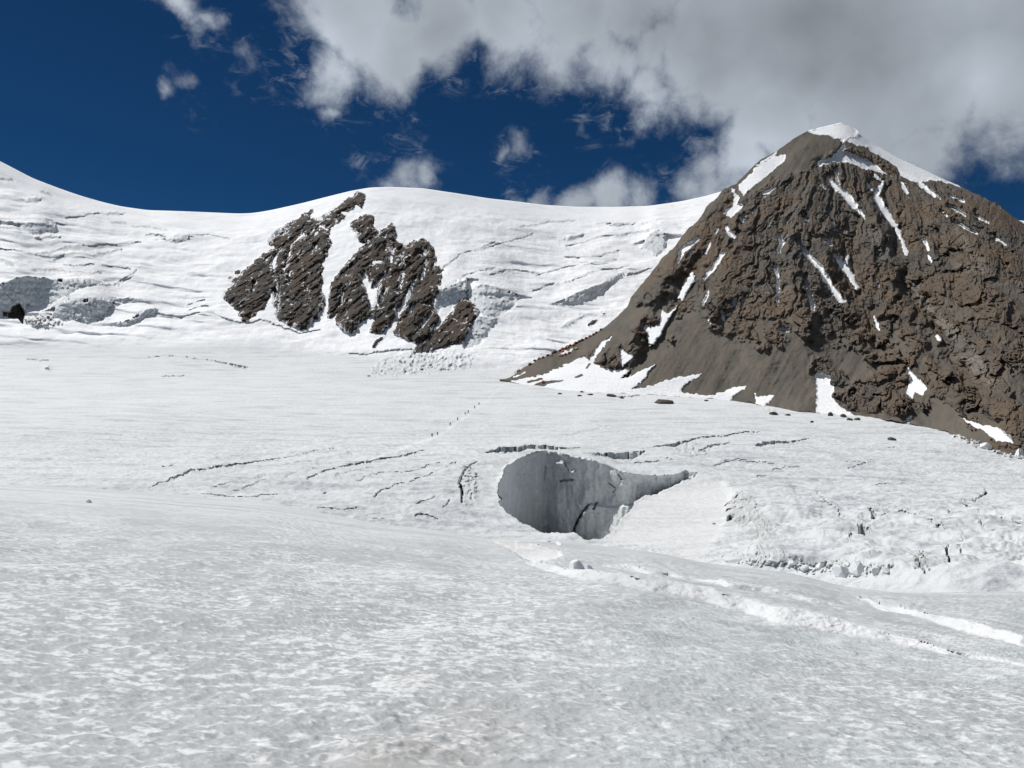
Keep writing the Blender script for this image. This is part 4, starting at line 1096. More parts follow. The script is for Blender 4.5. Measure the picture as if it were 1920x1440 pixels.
# snow on the peak
PATCH = [
    ('snow_cap', 'smooth white snow cap on the summit', [(1512, 246), (1537, 236), (1577, 226), (1611, 240), (1609, 254), (1590, 257), (1579, 269), (1571, 259), (1552, 254), (1530, 252)], None),
    ('snow_field', 'long white snow slope right of the summit', [(1610, 250), (1611, 240), (1650, 272), (1725, 308), (1802, 345), (1800, 350), (1755, 337), (1717, 342), (1687, 329), (1680, 310), (1642, 288), (1624, 276), (1590, 267), (1586, 259), (1606, 256)], None),
    ('snow_field', 'snow saddle below the summit cornice', [(1579, 269), (1586, 276), (1580, 284), (1597, 287), (1631, 302), (1665, 327), (1624, 317), (1586, 303), (1560, 304), (1537, 312), (1530, 304), (1560, 293), (1575, 280)], None),
    ('snow_strip', 'broad diagonal snow strip on the left shoulder', [(1476, 289), (1470, 301), (1432, 333), (1395, 364), (1384, 355), (1388, 344), (1425, 310), (1455, 293)], None),
    ('snow_strip', None, [(1421, 310), (1438, 299), (1455, 288)], 4),
    ('snow_strip', None, [(1372, 353), (1387, 370), (1383, 380), (1395, 385), (1369, 409), (1356, 400), (1376, 381)], None), ('snow_patch', None, [(1387, 404), (1402, 400), (1391, 419)], None), ('snow_strip', None, [(1361, 426), (1368, 436), (1376, 445)], 6),
    ('snow_strip', None, [(1551, 332), (1567, 351), (1590, 370), (1601, 385)], [5, 8, 11, 13]), ('snow_strip', None, [(1567, 314), (1571, 344)], 5), ('snow_strip', 'long kinked snow gully high on the peak', [(1657, 340), (1642, 366), (1654, 389), (1669, 411), (1680, 426), (1691, 449), (1699, 475)], [4, 10, 12, 10, 8, 6, 8]),
    ('snow_strip', 'long slanting snow gully in the middle of the face', [(1496, 450), (1511, 475), (1537, 501), (1556, 535), (1579, 565)], [5, 9, 10, 9, 9]), ('snow_strip', 'forked snow gully right of the long slanting one', [(1566, 479), (1582, 501), (1597, 520), (1607, 540)], [6, 10, 11, 7]), ('snow_strip', None, [(1590, 482), (1582, 501)], 6),
    ('snow_strip', None, [(1462, 441), (1466, 456), (1460, 471)], 8), ('snow_strip', None, [(1453, 497), (1459, 524), (1458, 550), (1457, 572)], [6, 5, 5, 4]), ('snow_strip', None, [(1511, 516), (1513, 535), (1519, 550), (1524, 580)], [4, 4, 8, 6]),
    ('snow_strip', None, [(1307, 449), (1282, 467), (1271, 490)], [8, 10, 6]), ('snow_strip', None, [(1355, 475), (1339, 501), (1320, 524)], [6, 8, 3]), ('snow_strip', None, [(1299, 509), (1305, 520), (1279, 565), (1271, 561), (1279, 539)], None),
    ('snow_field', 'bent white snow patch beside the dark buttress', [(1273, 571), (1256, 595), (1237, 632), (1219, 649), (1207, 606), (1219, 614), (1237, 608), (1241, 580), (1252, 588)], None),
    ('snow_patch', None, [(1353, 585), (1358, 598)], 6), ('snow_patch', None, [(1378, 561), (1376, 572)], 6), ('snow_patch', None, [(1460, 616), (1476, 619)], 7), ('snow_strip', None, [(1639, 595), (1648, 616)], 4), ('snow_patch', None, [(1757, 630), (1763, 638)], 6),
    ('snow_strip', None, [(1732, 449), (1740, 467)], 6), ('snow_strip', None, [(1725, 344), (1751, 366)], 7), ('snow_strip', None, [(1783, 366), (1807, 377)], 5), ('snow_strip', None, [(1779, 385), (1809, 402)], 5.5), ('snow_strip', None, [(1789, 415), (1830, 437)], 4.5),
    ('snow_strip', None, [(1432, 364), (1451, 353)], 5), ('snow_patch', None, [(1327, 597), (1330, 605)], 4), ('snow_strip', None, [(1505, 400), (1515, 413)], 4.5), ('snow_strip', None, [(1547, 447), (1558, 458)], 6), ('snow_strip', None, [(1318, 570), (1329, 546)], 5), ('snow_patch', None, [(1364, 592), (1369, 588)], 5),
    ('snow_patch', 'small snow patch beside the reddish knob', [(1164, 648), (1172, 660), (1190, 667), (1176, 680), (1166, 690), (1163, 670)], None),
    ('snow_field', 'wide pale snow apron at the foot of the scree', [(930, 716), (955, 715), (985, 709), (1020, 702), (1047, 690), (1083, 674), (1093, 666), (1103, 674), (1116, 655), (1134, 636), (1146, 631), (1120, 664), (1113, 680), (1129, 690), (1144, 693), (1164, 692), (1182, 694), (1164, 711), (1195, 700), (1228, 682), (1216, 698), (1208, 711), (1184, 730), (1220, 724), (1246, 714), (1270, 708), (1320, 701), (1292, 715), (1275, 733), (1290, 738), (1315, 741), (1338, 742), (1372, 728), (1399, 724), (1376, 742), (1368, 752), (1340, 770), (930, 770)], None),
    ('snow_patch', None, [(1415, 738), (1422, 744), (1452, 741), (1437, 757), (1432, 772), (1405, 770), (1418, 752)], None),
    ('snow_field', 'bright upright snow patch at the scree foot', [(1529, 697), (1542, 699), (1558, 708), (1555, 722), (1566, 718), (1558, 743), (1578, 764), (1606, 782), (1600, 800), (1530, 800), (1531, 733)], None),
    ('snow_strip', 'ragged snow streak under the dark right gully', [(1699, 674), (1706, 695), (1726, 713), (1737, 728), (1729, 741), (1716, 733), (1708, 748), (1700, 738), (1706, 716)], None),
    ('snow_field', 'ragged snow strip above the ice rubble at the right', [(1802, 784), (1838, 795), (1876, 804), (1892, 815), (1900, 830), (1868, 826), (1848, 810), (1818, 795)], None),
    ('snow_strip', None, [(1612, 393), (1621, 410)], 3.5), ('snow_strip', None, [(1480, 404), (1474, 420)], 3), ('snow_strip', None, [(1560, 414), (1566, 430)], 3.2), ('snow_strip', None, [(1420, 384), (1411, 396)], 3.5), ('snow_strip', None, [(1332, 458), (1322, 475)], 3.5), ('snow_strip', None, [(1346, 428), (1338, 441)], 3.5), ('snow_strip', None, [(1300, 470), (1290, 481)], 3.5), ('snow_strip', None, [(1764, 394), (1777, 405)], 3.5), ('snow_strip', None, [(1830, 404), (1852, 418)], 3.5), ('snow_strip', None, [(1742, 354), (1762, 371)], 3.5), ('snow_strip', None, [(1690, 344), (1701, 361)], 4.5), ('snow_strip', None, [(1868, 448), (1887, 459)], 3.5), ('snow_strip', None, [(1640, 520), (1646, 536)], 3), ('snow_strip', None, [(1740, 478), (1745, 491)], 3.5), ('snow_strip', None, [(1396, 558), (1390, 576)], 3.2), ('snow_strip', None, [(1535, 340), (1548, 352)], 4), ('snow_strip', None, [(1640, 330), (1652, 338)], 5), ('snow_strip', None, [(1604, 388), (1612, 402)], 4), ('snow_strip', None, [(1626, 345), (1634, 356)], 4),
    ('snow_patch', None, [(1708, 782), (1703, 790)], 6), ('snow_patch', 'thin snow bank between the tents', [(1052, 664), (1064, 660), (1074, 656)], [3, 5, 4]), ('snow_strip', None, [(962, 706), (985, 699)], 3),
]
ISL = [([(997, 726), (1008, 718), (1023, 714), (1057, 712), (1054, 715), (1026, 720), (1021, 725)], None), ([(991, 716), (1016, 710)], 4), ([(1080, 707), (1091, 703)], 4), ([(1100, 690), (1105, 682)], 3)]
isl = np.full(MU.shape, -50.0)
for pts, w in ISL:
    isl = np.maximum(isl, poly_sd(MU + a1, MV + a2, pts) if w is None else line_sd(MU + a1, MV + a2, pts, w))
MF = np.zeros((NR - 1, len(mu) - 1), int)
snow_any = np.full(MU.shape, -50.0)
psd = []
a5 = fbm(MU / 4.0, MV / 5.0, 3, 216)
for i_, (nm, lab, pts, w) in enumerate(PATCH):
    s = (poly_sd(MU + 2.4 * a1, MV + 2.4 * a2, pts) if w is None else line_sd(MU + 2.4 * a1, MV + 2.0 * a2, pts, np.asarray(w) * 1.05)) + 1.4 * a5 * (0 if i_ < 2 else 1)
    s = np.minimum(s, -isl)
    psd.append(s); snow_any = np.maximum(snow_any, s)
cover = sstep(snow_any, -2.5, 2.0)
lowp = sstep(snow_any, -14, 4)
rel_m = rel_m * (1 - 0.9 * cover) + cover * 1.6
rel_m = rel_m * (1 - 0.25 * lowp)
cap = sstep(np.maximum(psd[0], psd[1]), -1, 4)
rel_m += cap * 1.2
MY -= np.minimum(rel_m, MY * 0.2)
MY += 0.75 * np.clip(fts[None] + 22 - MV, 0, 40) * sstep(np.maximum(psd[0], psd[1]), -8, 6)
rel_isl = sstep(isl, 0, 2)
for i, s in enumerate(psd):
    on = snap(MU, MV, MY, s)
    MF[fmask_of((s > 0) | on)] = i + 1
MP = to_xyz(MU, MV, MY)
mb = []
for dy, dz in ((260, -240), (90, -70), (30, -17), (9, -3)):
    b_ = MP[0].copy(); b_[:, 1] += dy; b_[:, 0] *= (b_[:, 1] / MP[0][:, 1]); b_[:, 2] += dz * np.clip((vb - vt) / 150, 0.05, 1)
    mb.append(b_)
MNB = len(mb)
MPf = np.concatenate([np.stack(mb), MP], 0)
mext = lambda a: np.concatenate([np.repeat(a[:1], MNB, 0), a], 0)
zero = np.zeros_like(MU)
PALE = zero.copy()
for pts, w, a in [([(1700, 520), (1740, 575), (1800, 640), (1835, 690), (1860, 720)], [6, 14, 22, 26, 14], .8), ([(1415, 452), (1470, 446), (1530, 446), (1560, 436), (1610, 434), (1650, 436)], [3, 5, 4, 7, 6, 3], .8), ([(1640, 445), (1665, 475)], 26, .35), ([(1790, 430), (1860, 520), (1915, 560)], [5, 14, 10], .45), ([(1430, 545), (1465, 540)], 22, .3), ([(1795, 500), (1850, 505)], 14, .5)]:
    PALE = np.maximum(PALE, a * sstep(line_sd(MU + 7 * a1 + 6 * a3, MV + 6 * a2, pts, w), -4, 3) * np.clip(0.7 + 0.8 * a5, 0, 1))
DUST = 0.9 * sstep(fbm(_th * 400 / 22, _rr / 90, 4, 217), 0.25, 0.6) * sstep(-MV, -560, -380) * sstep(MU, 1380, 1440)
mat_attr = {'dust': mext(DUST), 'pale': mext(PALE), 'crag': mext(crag_c), 'flow': mext(np.clip(0.5 + 0.9 * fbm(_th * 400 / 16 + 0.5 * a3, _rr / 130, 5, 218, 0.6), 0, 1)), 'tint': mext(0.5 * q1 + 0.3 * q2 + 0.2 * q3), 'ice': mext(zero), 'dirt': mext(0.06 + 0.05 * a3 + 0 * zero), 'clean': mext(zero + 1), 'fg': mext(zero)}
MF = np.concatenate([np.repeat(np.where(np.isin(MF[:1], (1, 2)), MF[:1], 0), MNB, 0), MF], 0)
scree_f = mext(crag)[:-1, :-1] < 0.5
rocky_peak = sheet('rocky_peak', MPf, (MF == 0) & ~scree_f, M_ROCK, mat_attr, flat=True)
tag(rocky_peak, 'brown craggy peak with a white snow cap and snow gullies', 'mountain', kind='structure')
scree = sheet('scree_slope', MPf, (MF == 0) & scree_f, M_ROCK, mat_attr, flat=False, parent=rocky_peak)
MN = grid_normals(MPf)
for i, (nm, lab, pts, w) in enumerate(PATCH):
    o = sheet(nm, MPf, MF == i + 1, M_SNOW, mat_attr, N=MN, parent=rocky_peak)
    if o is not None and lab:
        o['label'] = lab


def peak_at(u, v):
    c = int(np.argmin(np.abs(mu - u)))
    r = int(np.argmin(np.abs(MV[:, c] - v)))
    return MP[r, c].copy()


# ------------------------------------------------------------------ loose stones and ice blocks
def lump(seed, sx, sy, sz, cuts=14, sub=3, rough=0.06, depth=(0.55, 0.85)):
    """an angular boulder: a ball cut by random planes, then roughened"""
    rng = random.Random(seed)
    bm = bmesh.new()
    bmesh.ops.create_icosphere(bm, subdivisions=sub, radius=1.0)
    planes = []
    for _ in range(cuts):
        v = np.array([rng.gauss(0, 1), rng.gauss(0, 1), rng.gauss(0, 1)]); v /= np.linalg.norm(v)
        planes.append((v, rng.uniform(*depth)))
    for vert in bm.verts:
        c = np.array(vert.co)
        for n_, d_ in planes:
            k = c @ n_
            if k > d_:
                c = c - (k - d_) * n_ * 0.95
        c = c * (1 + rng.uniform(-rough, rough))
        vert.co = (c[0] * sx, c[1] * sy, max(c[2], -0.45) * sz + 0.3 * sz)
    me = bpy.data.meshes.new('lump')
    bm.to_mesh(me); bm.free()
    return me


M_STONE = plain_mat('stone', (0.105, 0.092, 0.078), 0.9, 0.25, 1.2)
M_SERAC = plain_mat('serac_ice', (0.80, 0.82, 0.83), 0.55, 0.10, 0.8)
STONES = [(1244, 757, 36, 9, 'long flat dark boulder lying on the glacier below the scree'), (1147, 743, 24, 5, 'flat dark stone on the snow left of the long boulder'), (1167, 747, 8, 5, 'small round stone just above the long flat boulder'),
          (1205, 734, 12, 6, 'dark stone at the edge of the pale snow apron'), (1106, 741, 14, 3, 'thin stone sliver under the snow apron'), (1050, 740, 9, 3, 'leftmost small stone on the glacier below the camp'),
          (1087, 744, 10, 3, 'small stone right of the leftmost one below the camp'), (1090, 735, 9, 3, 'upper of the small stones below the apron'), (1277, 741, 10, 5, 'grey stone between the two scree lobes'), (1235, 737, 7, 4, 'little stone between apron and scree foot'),
          (1557, 780, 11, 9, 'triangular dark boulder below the bright upright snow patch'), (1583, 783, 13, 8, 'left of the paired dark boulders on the snow strip'), (1594, 788, 14, 5, 'low dark boulder touching the paired boulder'), (1609, 788, 13, 6, 'rightmost dark boulder below the bright snow patch'),
          (1522, 791, 8, 4, 'small stone below and left of the triangular boulder'), (1672, 827, 18, 7, 'grey stone pile on the flat ice below the peak'), (1476, 779, 12, 4, 'low stone at the lower scree edge'), (1450, 776, 16, 6, 'dark grit heap by the scree tip'), (1325, 752, 9, 3, 'tiny stone below the scree lobe'),
          (1100, 641 + 0, 0, 0, '')]
stone_n = 0
for i, (u, v, w, h, lab) in enumerate(STONES):
    if w == 0:
        continue
    p = ground_at(u, v)
    k = p[1] / F
    me = lump(500 + i, w * k * 0.55, w * k * 0.40, max(h, 3) * k * 0.9, 12, 2)
    me.materials.append(M_STONE)
    o = link(bpy.data.objects.new('boulder', me))
    o.location = (p[0], p[1], p[2] - 0.15 * h * k)
    tag(o, lab, 'boulder', 'dark stones on the glacier')
ICEB = [(1450, 1062, 26, 10, 'low white ice block at the left of the serac row'), (1486, 1064, 30, 12, 'ice block with a grey hollow in the serac row'), (1510, 1072, 22, 12, 'small white block between two larger seracs'),
        (1537, 1078, 22, 18, 'rounded pale serac left of the biggest block'), (1576, 1092, 44, 28, 'biggest tilted ice block of the serac row, white on top'), (1609, 1090, 32, 26, 'grey ice block right of the biggest serac'),
        (1640, 1096, 26, 16, 'jumbled white ice block at the right end of the row'), (1662, 1097, 22, 9, 'low grey block at the far right of the serac row'), (1412, 1058, 18, 9, 'small triangular ice block'), (1372, 1056, 40, 10, 'brownish long ice block at the start of the row'),
        (1078, 1062, 44, 30, 'upright white ice block at the lip of the near crevasse'), (1105, 1064, 24, 14, 'small ice block beside the upright one'), (1018, 1016, 30, 9, 'rough ice chunk on the rim of the great hollow'), (1048, 1022, 26, 9, 'pale ice chunk right of the rim chunk'),
        (167, 942, 13, 8, 'lone white snow boulder on the left of the near slope'), (1890, 836, 44, 26, 'large grey ice lump at the foot of the peak, right edge'), (1858, 826, 22, 14, 'pale ice lump left of the large grey one'), (1846, 842, 24, 12, 'low icy lump in the moraine rubble'), (1915, 856, 30, 14, 'icy lump at the extreme right edge'),
        (88, 690, 12, 7, 'small snow pyramid alone in the basin'), (770, 684, 8, 4, 'largest ice chunk of the avalanche debris'), (692, 705, 8, 4, 'leftmost ice chunk of the avalanche debris'), (776, 699, 6, 4, 'lower ice chunk of the avalanche debris')]
for i, (u, v, w, h, lab) in enumerate(ICEB):
    p = ground_at(u, min(v, float(crest(u)) - 1.5) if u > 1300 and v < 1110 else v)
    k = p[1] / F
    me = lump(700 + i, w * k * 0.52, w * k * 0.45, h * k * 0.80, 12, 4, 0.02, (0.38, 0.72))
    me.materials.append(M_SERAC)
    o = link(bpy.data.objects.new('ice_block', me))
    o.location = (p[0], p[1], p[2] - (0.10 * h * k))
    o.rotation_euler = (0, 0, i * 1.1)
    tag(o, lab, 'ice block', 'ice blocks broken from the glacier')
# avalanche crumbs below the outcrop
rng = np.random.default_rng(4)
bm = bmesh.new()
cnt = 0
while cnt < 160:
    u = rng.uniform(690, 895); v = rng.uniform(655, 708)
    if abs(v - (702 - (u - 690) * 0.17)) > 12 + 10 * rng.random():
        continue
    p = ground_at(u, v); s = (0.12 + 0.45 * rng.random() ** 4)
    r = bmesh.ops.create_icosphere(bm, subdivisions=1, radius=s)
    for vt_ in r['verts']:
        vt_.co = (vt_.co.x * rng.uniform(.7, 1.2) + p[0], vt_.co.y * rng.uniform(.7, 1.2) + p[1], vt_.co.z * rng.uniform(.6, .9) + p[2] + 0.2 * s)
    cnt += 1
me = bpy.data.meshes.new('avalanche_debris'); bm.to_mesh(me); bm.free()
me.materials.append(M_SERAC)
tag(link(bpy.data.objects.new('avalanche_debris', me)), 'scattered small ice crumbs below the dark outcrop', 'avalanche debris', kind='stuff')

# ------------------------------------------------------------------ climbers
M_JACKET = [plain_mat('jacket_dark', (0.018, 0.018, 0.022), 0.7, 0.2), plain_mat('jacket_navy', (0.015, 0.02, 0.04), 0.7, 0.2), plain_mat('jacket_maroon', (0.05, 0.014, 0.014), 0.7, 0.2)]
M_TROUS = plain_mat('trousers', (0.02, 0.02, 0.021), 0.8, 0.2)
M_SKIN = plain_mat('skin', (0.35, 0.20, 0.14), 0.6, 0.1)
M_PACK = [plain_mat('pack_black', (0.02, 0.02, 0.02), 0.75, 0.2), plain_mat('pack_red', (0.10, 0.02, 0.015), 0.75, 0.2), plain_mat('pack_grey', (0.05, 0.05, 0.055), 0.75, 0.2)]
M_METAL = plain_mat('pole_metal', (0.12, 0.12, 0.12), 0.4, 0.1)
M_BOOT = plain_mat('boot', (0.03, 0.024, 0.02), 0.8, 0.2)


def figure(seed, stride, lean, jacket):
    """a walking figure seen from behind: one skinned surface grown over joints"""
    J = {'pel': (0, 0, .95, .15), 'bel': (0, .02 * lean, 1.12, .145), 'che': (0, .10 * lean, 1.34, .165), 'nec': (0, .15 * lean, 1.50, .065), 'hd1': (0, .18 * lean, 1.60, .095), 'hd2': (0, .19 * lean, 1.72, .090)}
    B = [('pel', 'bel'), ('bel', 'che'), ('che', 'nec'), ('nec', 'hd1'), ('hd1', 'hd2')]
    for s, nm in ((-1, 'l'), (1, 'r')):
        f = s * stride
        J.update({nm + 'hip': (.10 * s, 0, .90, .105), nm + 'kne': (.11 * s, .5 * f + .08, .50, .072), nm + 'ank': (.11 * s, f - .02, .09, .050), nm + 'toe': (.12 * s, f + .15, .035, .040),
                  nm + 'sho': (.19 * s, .10 * lean, 1.40, .072), nm + 'elb': (.27 * s, .10 * lean - .3 * f + .02, 1.13, .052), nm + 'wri': (.25 * s, .10 * lean - .5 * f + .24, 1.03, .038),
                  nm + 'pal': (.245 * s, .10 * lean - .5 * f + .31, 1.03, .036), nm + 'f1': (.225 * s, .10 * lean - .5 * f + .37, 1.01, .014), nm + 'f2': (.26 * s, .10 * lean - .5 * f + .37, 1.00, .014), nm + 'thu': (.20 * s, .10 * lean - .5 * f + .31, 1.07, .014)})
        B += [('pel', nm + 'hip'), (nm + 'hip', nm + 'kne'), (nm + 'kne', nm + 'ank'), (nm + 'ank', nm + 'toe'), ('che', nm + 'sho'), (nm + 'sho', nm + 'elb'), (nm + 'elb', nm + 'wri'), (nm + 'wri', nm + 'pal'), (nm + 'pal', nm + 'f1'), (nm + 'pal', nm + 'f2'), (nm + 'pal', nm + 'thu')]
    keys = list(J)
    me = bpy.data.meshes.new('figure_skeleton')
    me.from_pydata([J[k][:3] for k in keys], [(keys.index(a), keys.index(b_)) for a, b_ in B], [])
    o = bpy.data.objects.new('figure_skeleton', me)
    COL.objects.link(o)
    sk = o.modifiers.new('skin', 'SKIN')
    sk.use_smooth_shade = True
    for i, k in enumerate(keys):
        bulk = 1.22 if J[k][3] > 0.04 and J[k][2] < 1.45 else 1.0
        me.skin_vertices[0].data[i].radius = (J[k][3] * bulk, J[k][3] * bulk)
        me.skin_vertices[0].data[i].use_root = (k == 'pel')
    o.modifiers.new('sub', 'SUBSURF').levels = 1
    dg = bpy.context.evaluated_depsgraph_get()
    out = bpy.data.meshes.new_from_object(o.evaluated_get(dg))
    bpy.data.objects.remove(o); bpy.data.meshes.remove(me)
    out.name = 'climber_body'
    out.materials.clear()
    for mm in (jacket, M_TROUS, M_SKIN, M_BOOT):
        out.materials.append(mm)
    for pl in out.polygons:
        z = pl.center.z
        pl.material_index = 3 if z < 0.12 else 1 if z < 0.93 and abs(pl.center.x) < .2 else 2 if (1.50 < z < 1.66) else 0
        pl.use_smooth = True
    return out


def soft_box(w, d, h, bev):
    bm = bmesh.new()
    bmesh.ops.create_cube(bm, size=1.0)
    for v in bm.verts:
        t = 0.82 if v.co.z > 0 else 1.0
        v.co = (v.co.x * w * t, v.co.y * d * t, v.co.z * h)
    bmesh.ops.bevel(bm, geom=bm.edges[:], offset=bev, segments=2, affect='EDGES', profile=0.6)
    me = bpy.data.meshes.new('soft_box'); bm.to_mesh(me); bm.free()
    return me


def stick(a, b_, r):
    bm = bmesh.new()
    a = np.array(a, float); b_ = np.array(b_, float); d = b_ - a; L = np.linalg.norm(d); d /= L
    x = np.cross(d, (0, 0, 1)) if abs(d[2]) < .9 else np.cross(d, (1, 0, 0)); x /= np.linalg.norm(x); y = np.cross(d, x)
    rings = []
    for p_, rr in ((a, r * .5), (a + d * L * .15, r), (b_ - d * .12, r), (b_ - d * .11, r * 1.8), (b_, r * 1.8)):
        rings.append([bm.verts.new(p_ + rr * (math.cos(t) * x + math.sin(t) * y)) for t in np.linspace(0, 2 * math.pi, 6, endpoint=False)])
    for q, w_ in zip(rings, rings[1:]):
        for i in range(6):
            bm.faces.new((q[i], q[(i + 1) % 6], w_[(i + 1) % 6], w_[i]))
    bm.faces.new(rings[0]); bm.faces.new(rings[-1][::-1])
    me = bpy.data.meshes.new('stick'); bm.to_mesh(me); bm.free()
    return me


BODIES = [figure(1, .26, 1.0, M_JACKET[0]), figure(2, -.22, 1.3, M_JACKET[1]), figure(3, .14, .8, M_JACKET[2])]
PACK = soft_box(.34, .24, .58, .06)
HAT = soft_box(.22, .25, .12, .05)


def person(p, heading, body, pack, label, group, scale=1.0):
    me = BODIES[body].copy()
    o = link(bpy.data.objects.new('person', me))
    o.location = (p[0], p[1], p[2] + 0.10)
    o.rotation_euler = (0, 0, heading)
    o.scale = (scale,) * 3
    tag(o, label, 'person', group)
    lean = (1.0, 1.3, .8)[body]
    pm = PACK.copy(); pm.materials.append(M_PACK[pack])
    k = bpy.data.objects.new('backpack', pm); k.location = (0, .07 * lean - .24, 1.26); link(k, o)
    hm = HAT.copy(); hm.materials.append(M_PACK[(pack + 1) % 3])
    h = bpy.data.objects.new('hat', hm); h.location = (0, .19 * lean, 1.745); link(h, o)
    stride = (.26, -.22, .14)[body]
    for s in (-1, 1):
        y0 = .10 * lean - .5 * s * stride + .34
        st_ = stick((.27 * s, y0 + .1, 0.0), (.235 * s, y0, 1.08), .012)
        st_.materials.append(M_METAL)
        link(bpy.data.objects.new('trekking_pole', st_), o)
    return o


CLIMB = [(810, 822.5, 0, 0, 'dark climber at the lowest end of the line, leftmost'), (821, 817, 1, 0, 'dark climber just ahead of the lowest one'), (845, 799.8, 0, 2, 'third climber from the bottom of the line'), (858, 791, 2, 0, 'fourth climber from the bottom of the line'),
         (872, 780.3, 1, 1, 'climber in the middle close behind another, fifth from the bottom'), (878, 775.8, 0, 0, 'sixth climber from the bottom, near the one behind'), (890, 768, 2, 2, 'second climber from the top of the line'), (898, 761.8, 1, 0, 'topmost climber of the line, nearest the camp')]
for i, (u, v, b_, pk, lab) in enumerate(CLIMB):
    person(ground_at(u, v), math.radians(-38 + 7 * (i % 3)), b_, pk, lab, 'climbers in line on the snow', 1.0)
for i, (u, v, b_, pk, lab) in enumerate([(961, 710.5, 0, 0, 'dark person at the lowest tip of the camp scree'), (965, 701, 1, 0, 'person standing below the lowest orange tent'), (970, 699, 2, 1, 'person close under the lowest orange tent'), (1077, 658, 0, 0, 'dark person below the yellow-green tent')]):
    person(peak_at(u, v), math.radians(150 + 60 * i), b_, pk, lab, 'people at the camp')

# ------------------------------------------------------------------ tents
def dome_mesh(w, d, h, bulge=1.0, seed=0):
    """two crossing poles hold up a fabric dome: four panels sagging between them"""
    bm = bmesh.new(); NA, NH = 24, 7
    rows = []
    for j in range(NH):
        t = j / NH
        row = []
        for i in range(NA):
            a = 2 * math.pi * i / NA
            sag = 1 - 0.10 * abs(math.sin(2 * a)) * math.sin(math.pi * t) - 0.03 * (1 - abs(math.cos(2 * a)))
            sq = 1.0 / max(abs(math.cos(a)), abs(math.sin(a))) ** 0.45
            r = math.cos(t * math.pi / 2) ** 0.8 * sag * sq * 0.5
            row.append(bm.verts.new((w * r * math.cos(a), d * r * math.sin(a), h * math.sin(t * math.pi / 2) * bulge)))
        rows.append(row)
    top = bm.verts.new((0, 0, h))
    for q, w_ in zip(rows, rows[1:]):
        for i in range(NA):
            bm.faces.new((q[i], q[(i + 1) % NA], w_[(i + 1) % NA], w_[i]))
    for i in range(NA):
        bm.faces.new((rows[-1][i], rows[-1][(i + 1) % NA], top))
    me = bpy.data.meshes.new('tent_canopy'); bm.to_mesh(me); bm.free()
    for p_ in me.polygons:
        p_.use_smooth = True
    return me


def door_mesh(w, d, h):
    vs, fs = [], []
    n = 9
    for j in range(5):
        t = j / 4 * 0.72
        for i in range(n):
            a = -math.pi / 2 + (i / (n - 1) - .5) * 1.0 * (1 - .55 * t)
            sag = 1 - 0.10 * abs(math.sin(2 * a)) * math.sin(math.pi * t)
            sq = 1.0 / max(abs(math.cos(a)), abs(math.sin(a))) ** 0.45
            r = (math.cos(t * math.pi / 2) ** 0.8 * sag * sq * 0.5) + 0.012
            vs.append((w * r * math.cos(a), d * r * math.sin(a), h * math.sin(t * math.pi / 2)))
    for j in range(4):
        for i in range(n - 1):
            fs.append((j * n + i, j * n + i + 1, (j + 1) * n + i + 1, (j + 1) * n + i))
    me = bpy.data.meshes.new('tent_door'); me.from_pydata(vs, [], fs); me.update()
    return me


def pole_mesh(w, d, h, s):
    bm = bmesh.new(); n = 13; rings = []
    for i in range(n):
        th = math.pi * i / (n - 1)
        r = 0.5 * 1.17 * math.cos(th)
        r = math.copysign(abs(r) ** 0.85, r) * 0.94
        c = np.array([w * r * .72, d * r * .72 * s, h * math.sin(th) ** 0.9 + 0.03])
        rings.append([bm.verts.new(c + .022 * np.array([-.7 * s * math.sin(a), .7 * math.sin(a), math.cos(a)])) for a in np.linspace(0, 2 * math.pi, 5, endpoint=False)])
    for q, w_ in zip(rings, rings[1:]):
        for i in range(5):
            bm.faces.new((q[i], q[(i + 1) % 5], w_[(i + 1) % 5], w_[i]))
    me = bpy.data.meshes.new('tent_pole'); bm.to_mesh(me); bm.free()
    return me


TCOL = {'red': (0.36, 0.045, 0.022), 'orange': (0.50, 0.15, 0.035), 'dark red': (0.14, 0.03, 0.024), 'dark': (0.055, 0.042, 0.038), 'brown': (0.13, 0.07, 0.045), 'grey': (0.13, 0.13, 0.15), 'yellow': (0.55, 0.33, 0.07), 'yellow-green': (0.50, 0.50, 0.07), 'pale orange': (0.62, 0.34, 0.13)}
TMAT = {k: plain_mat('fabric_' + k.replace(' ', '_').replace('-', '_'), c, 0.55, 0.12, 5.0) for k, c in TCOL.items()}
M_TPOLE = plain_mat('tent_pole', (0.05, 0.05, 0.05), 0.5, 0.1)
TSIZE = {'s': (2.4, 2.1, 1.35), 'm': (3.0, 2.5, 1.6), 'l': (4.6, 3.2, 1.9)}
TMESH = {k: (dome_mesh(*d), door_mesh(*d), pole_mesh(*d, 1), pole_mesh(*d, -1)) for k, d in TSIZE.items()}
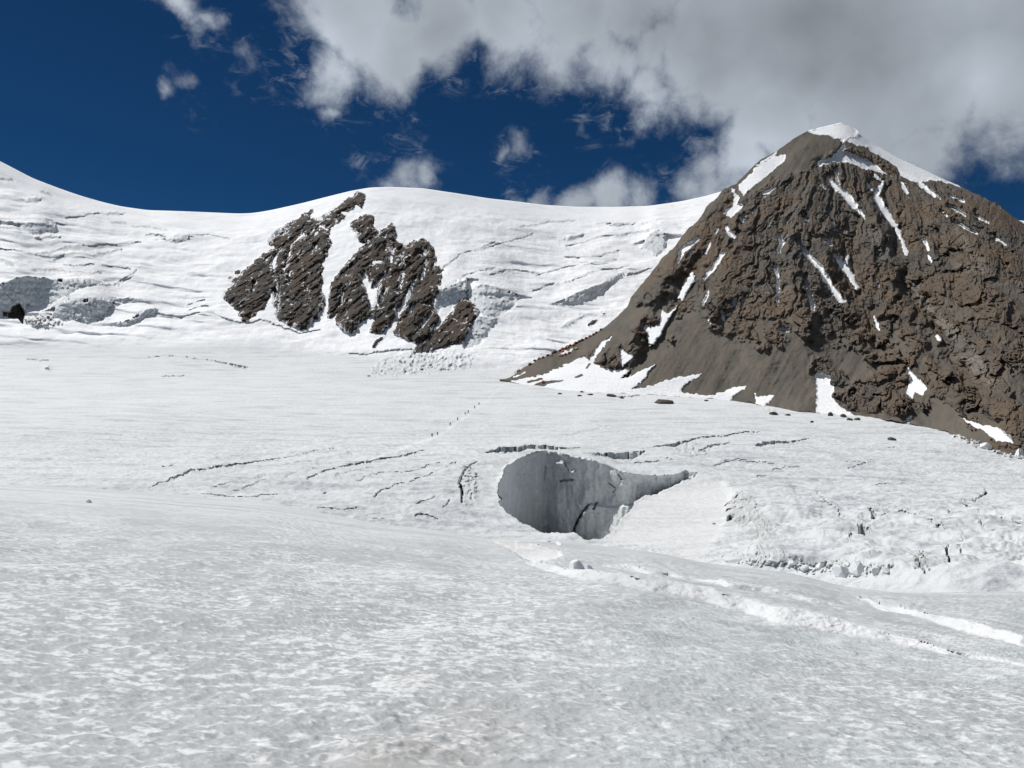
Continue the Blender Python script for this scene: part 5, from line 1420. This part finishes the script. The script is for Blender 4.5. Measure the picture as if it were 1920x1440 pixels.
TENTS = [(972, 696, 'm', 'yellow', 'yellow orange tent at the lowest end of the camp'), (994, 684, 'm', 'brown', 'brown tent, second from the lower end of the camp row'), (1003, 677, 's', 'dark', 'dark tent just above the brown one'), (1012, 672.5, 's', 'dark red', 'dark red tent, left of three in a tight group'),
         (1019, 671, 's', 'dark', 'dark tent in the middle of the tight group'), (1027, 667, 's', 'dark', 'dark low tent left of the pale orange tent'), (1034, 667, 's', 'pale orange', 'pale orange tent below the big grey tent'), (1039.5, 660, 'l', 'grey', 'big grey tent, largest of the camp'),
         (1049, 658, 's', 'dark red', 'dark red tent right of the big grey tent'), (1054.5, 654, 'm', 'dark red', 'large dark red dome above the bright red tent'), (1055.5, 659.5, 's', 'orange', 'bright orange red tent above the thin snow bank'), (1061, 654, 's', 'red', 'red tent right of the large dark red dome'),
         (1063, 649.5, 'm', 'dark red', 'dark red dome on the crest, left of the camp middle'), (1066, 652, 's', 'orange', 'orange tent tucked below the dark red dome'), (1069, 648, 's', 'dark red', 'small dark red tent on the crest in mid camp'), (1076.5, 648, 'm', 'red', 'red tent directly above the yellow-green one'),
         (1079, 643, 'm', 'dark red', 'dark red tent on the crest behind the red one'), (1085, 641.5, 's', 'red', 'red tent below the pale grey one on the crest'), (1087, 638, 'm', 'grey', 'grey tent on the crest in the upper camp'), (1092, 637, 'm', 'dark', 'charcoal tent right of the grey crest tent'),
         (1099, 634, 's', 'dark red', 'dark red tent, fifth from the upper end'), (1106, 631, 's', 'red', 'red tent, fourth from the upper end'), (1112, 627, 's', 'dark red', 'dark red tent, third from the upper end'), (1118, 623.5, 's', 'brown', 'brown tent, second from the upper end'), (1126, 618, 's', 'dark', 'dark tent at the uppermost end of the camp'),
         (1081, 654.5, 'm', 'yellow-green', 'yellow-green dome tent below the row'), (1049, 667, 's', 'pale orange', 'pale orange tent, leftmost below the snow bank'), (1054, 667, 's', 'red', 'red tent, second below the snow bank'), (1061, 665, 's', 'red', 'red tent, third below the snow bank'), (1068, 662.5, 's', 'red', 'red tent at the right end below the snow bank'),
         (1018.5, 716.5, 's', 'orange', 'lone orange tent on the rock island in the snow apron')]
for i, (u, v, sz, colr, lab) in enumerate(TENTS):
    p = peak_at(u, max(v, float(ft(u)) + 1.0))
    e = link(bpy.data.objects.new('tent', None))
    e.location = (p[0], p[1] - 0.6, p[2] - 0.15)
    e.rotation_euler = (0, 0, math.radians((i * 37) % 70 - 35))
    tag(e, lab, 'tent', 'tents of the camp on the scree')
    for j, (nm, mt) in enumerate((('canopy', TMAT[colr]), ('door', TMAT['pale orange'] if i % 3 == 0 else TMAT[colr]), ('pole', M_TPOLE), ('pole', M_TPOLE))):
        me = TMESH[sz][j]
        o = bpy.data.objects.new(nm, me)
        link(o, e)
        if not me.materials:
            me.materials.append(mt)
        o.material_slots[0].link = 'OBJECT'
        o.material_slots[0].material = mt
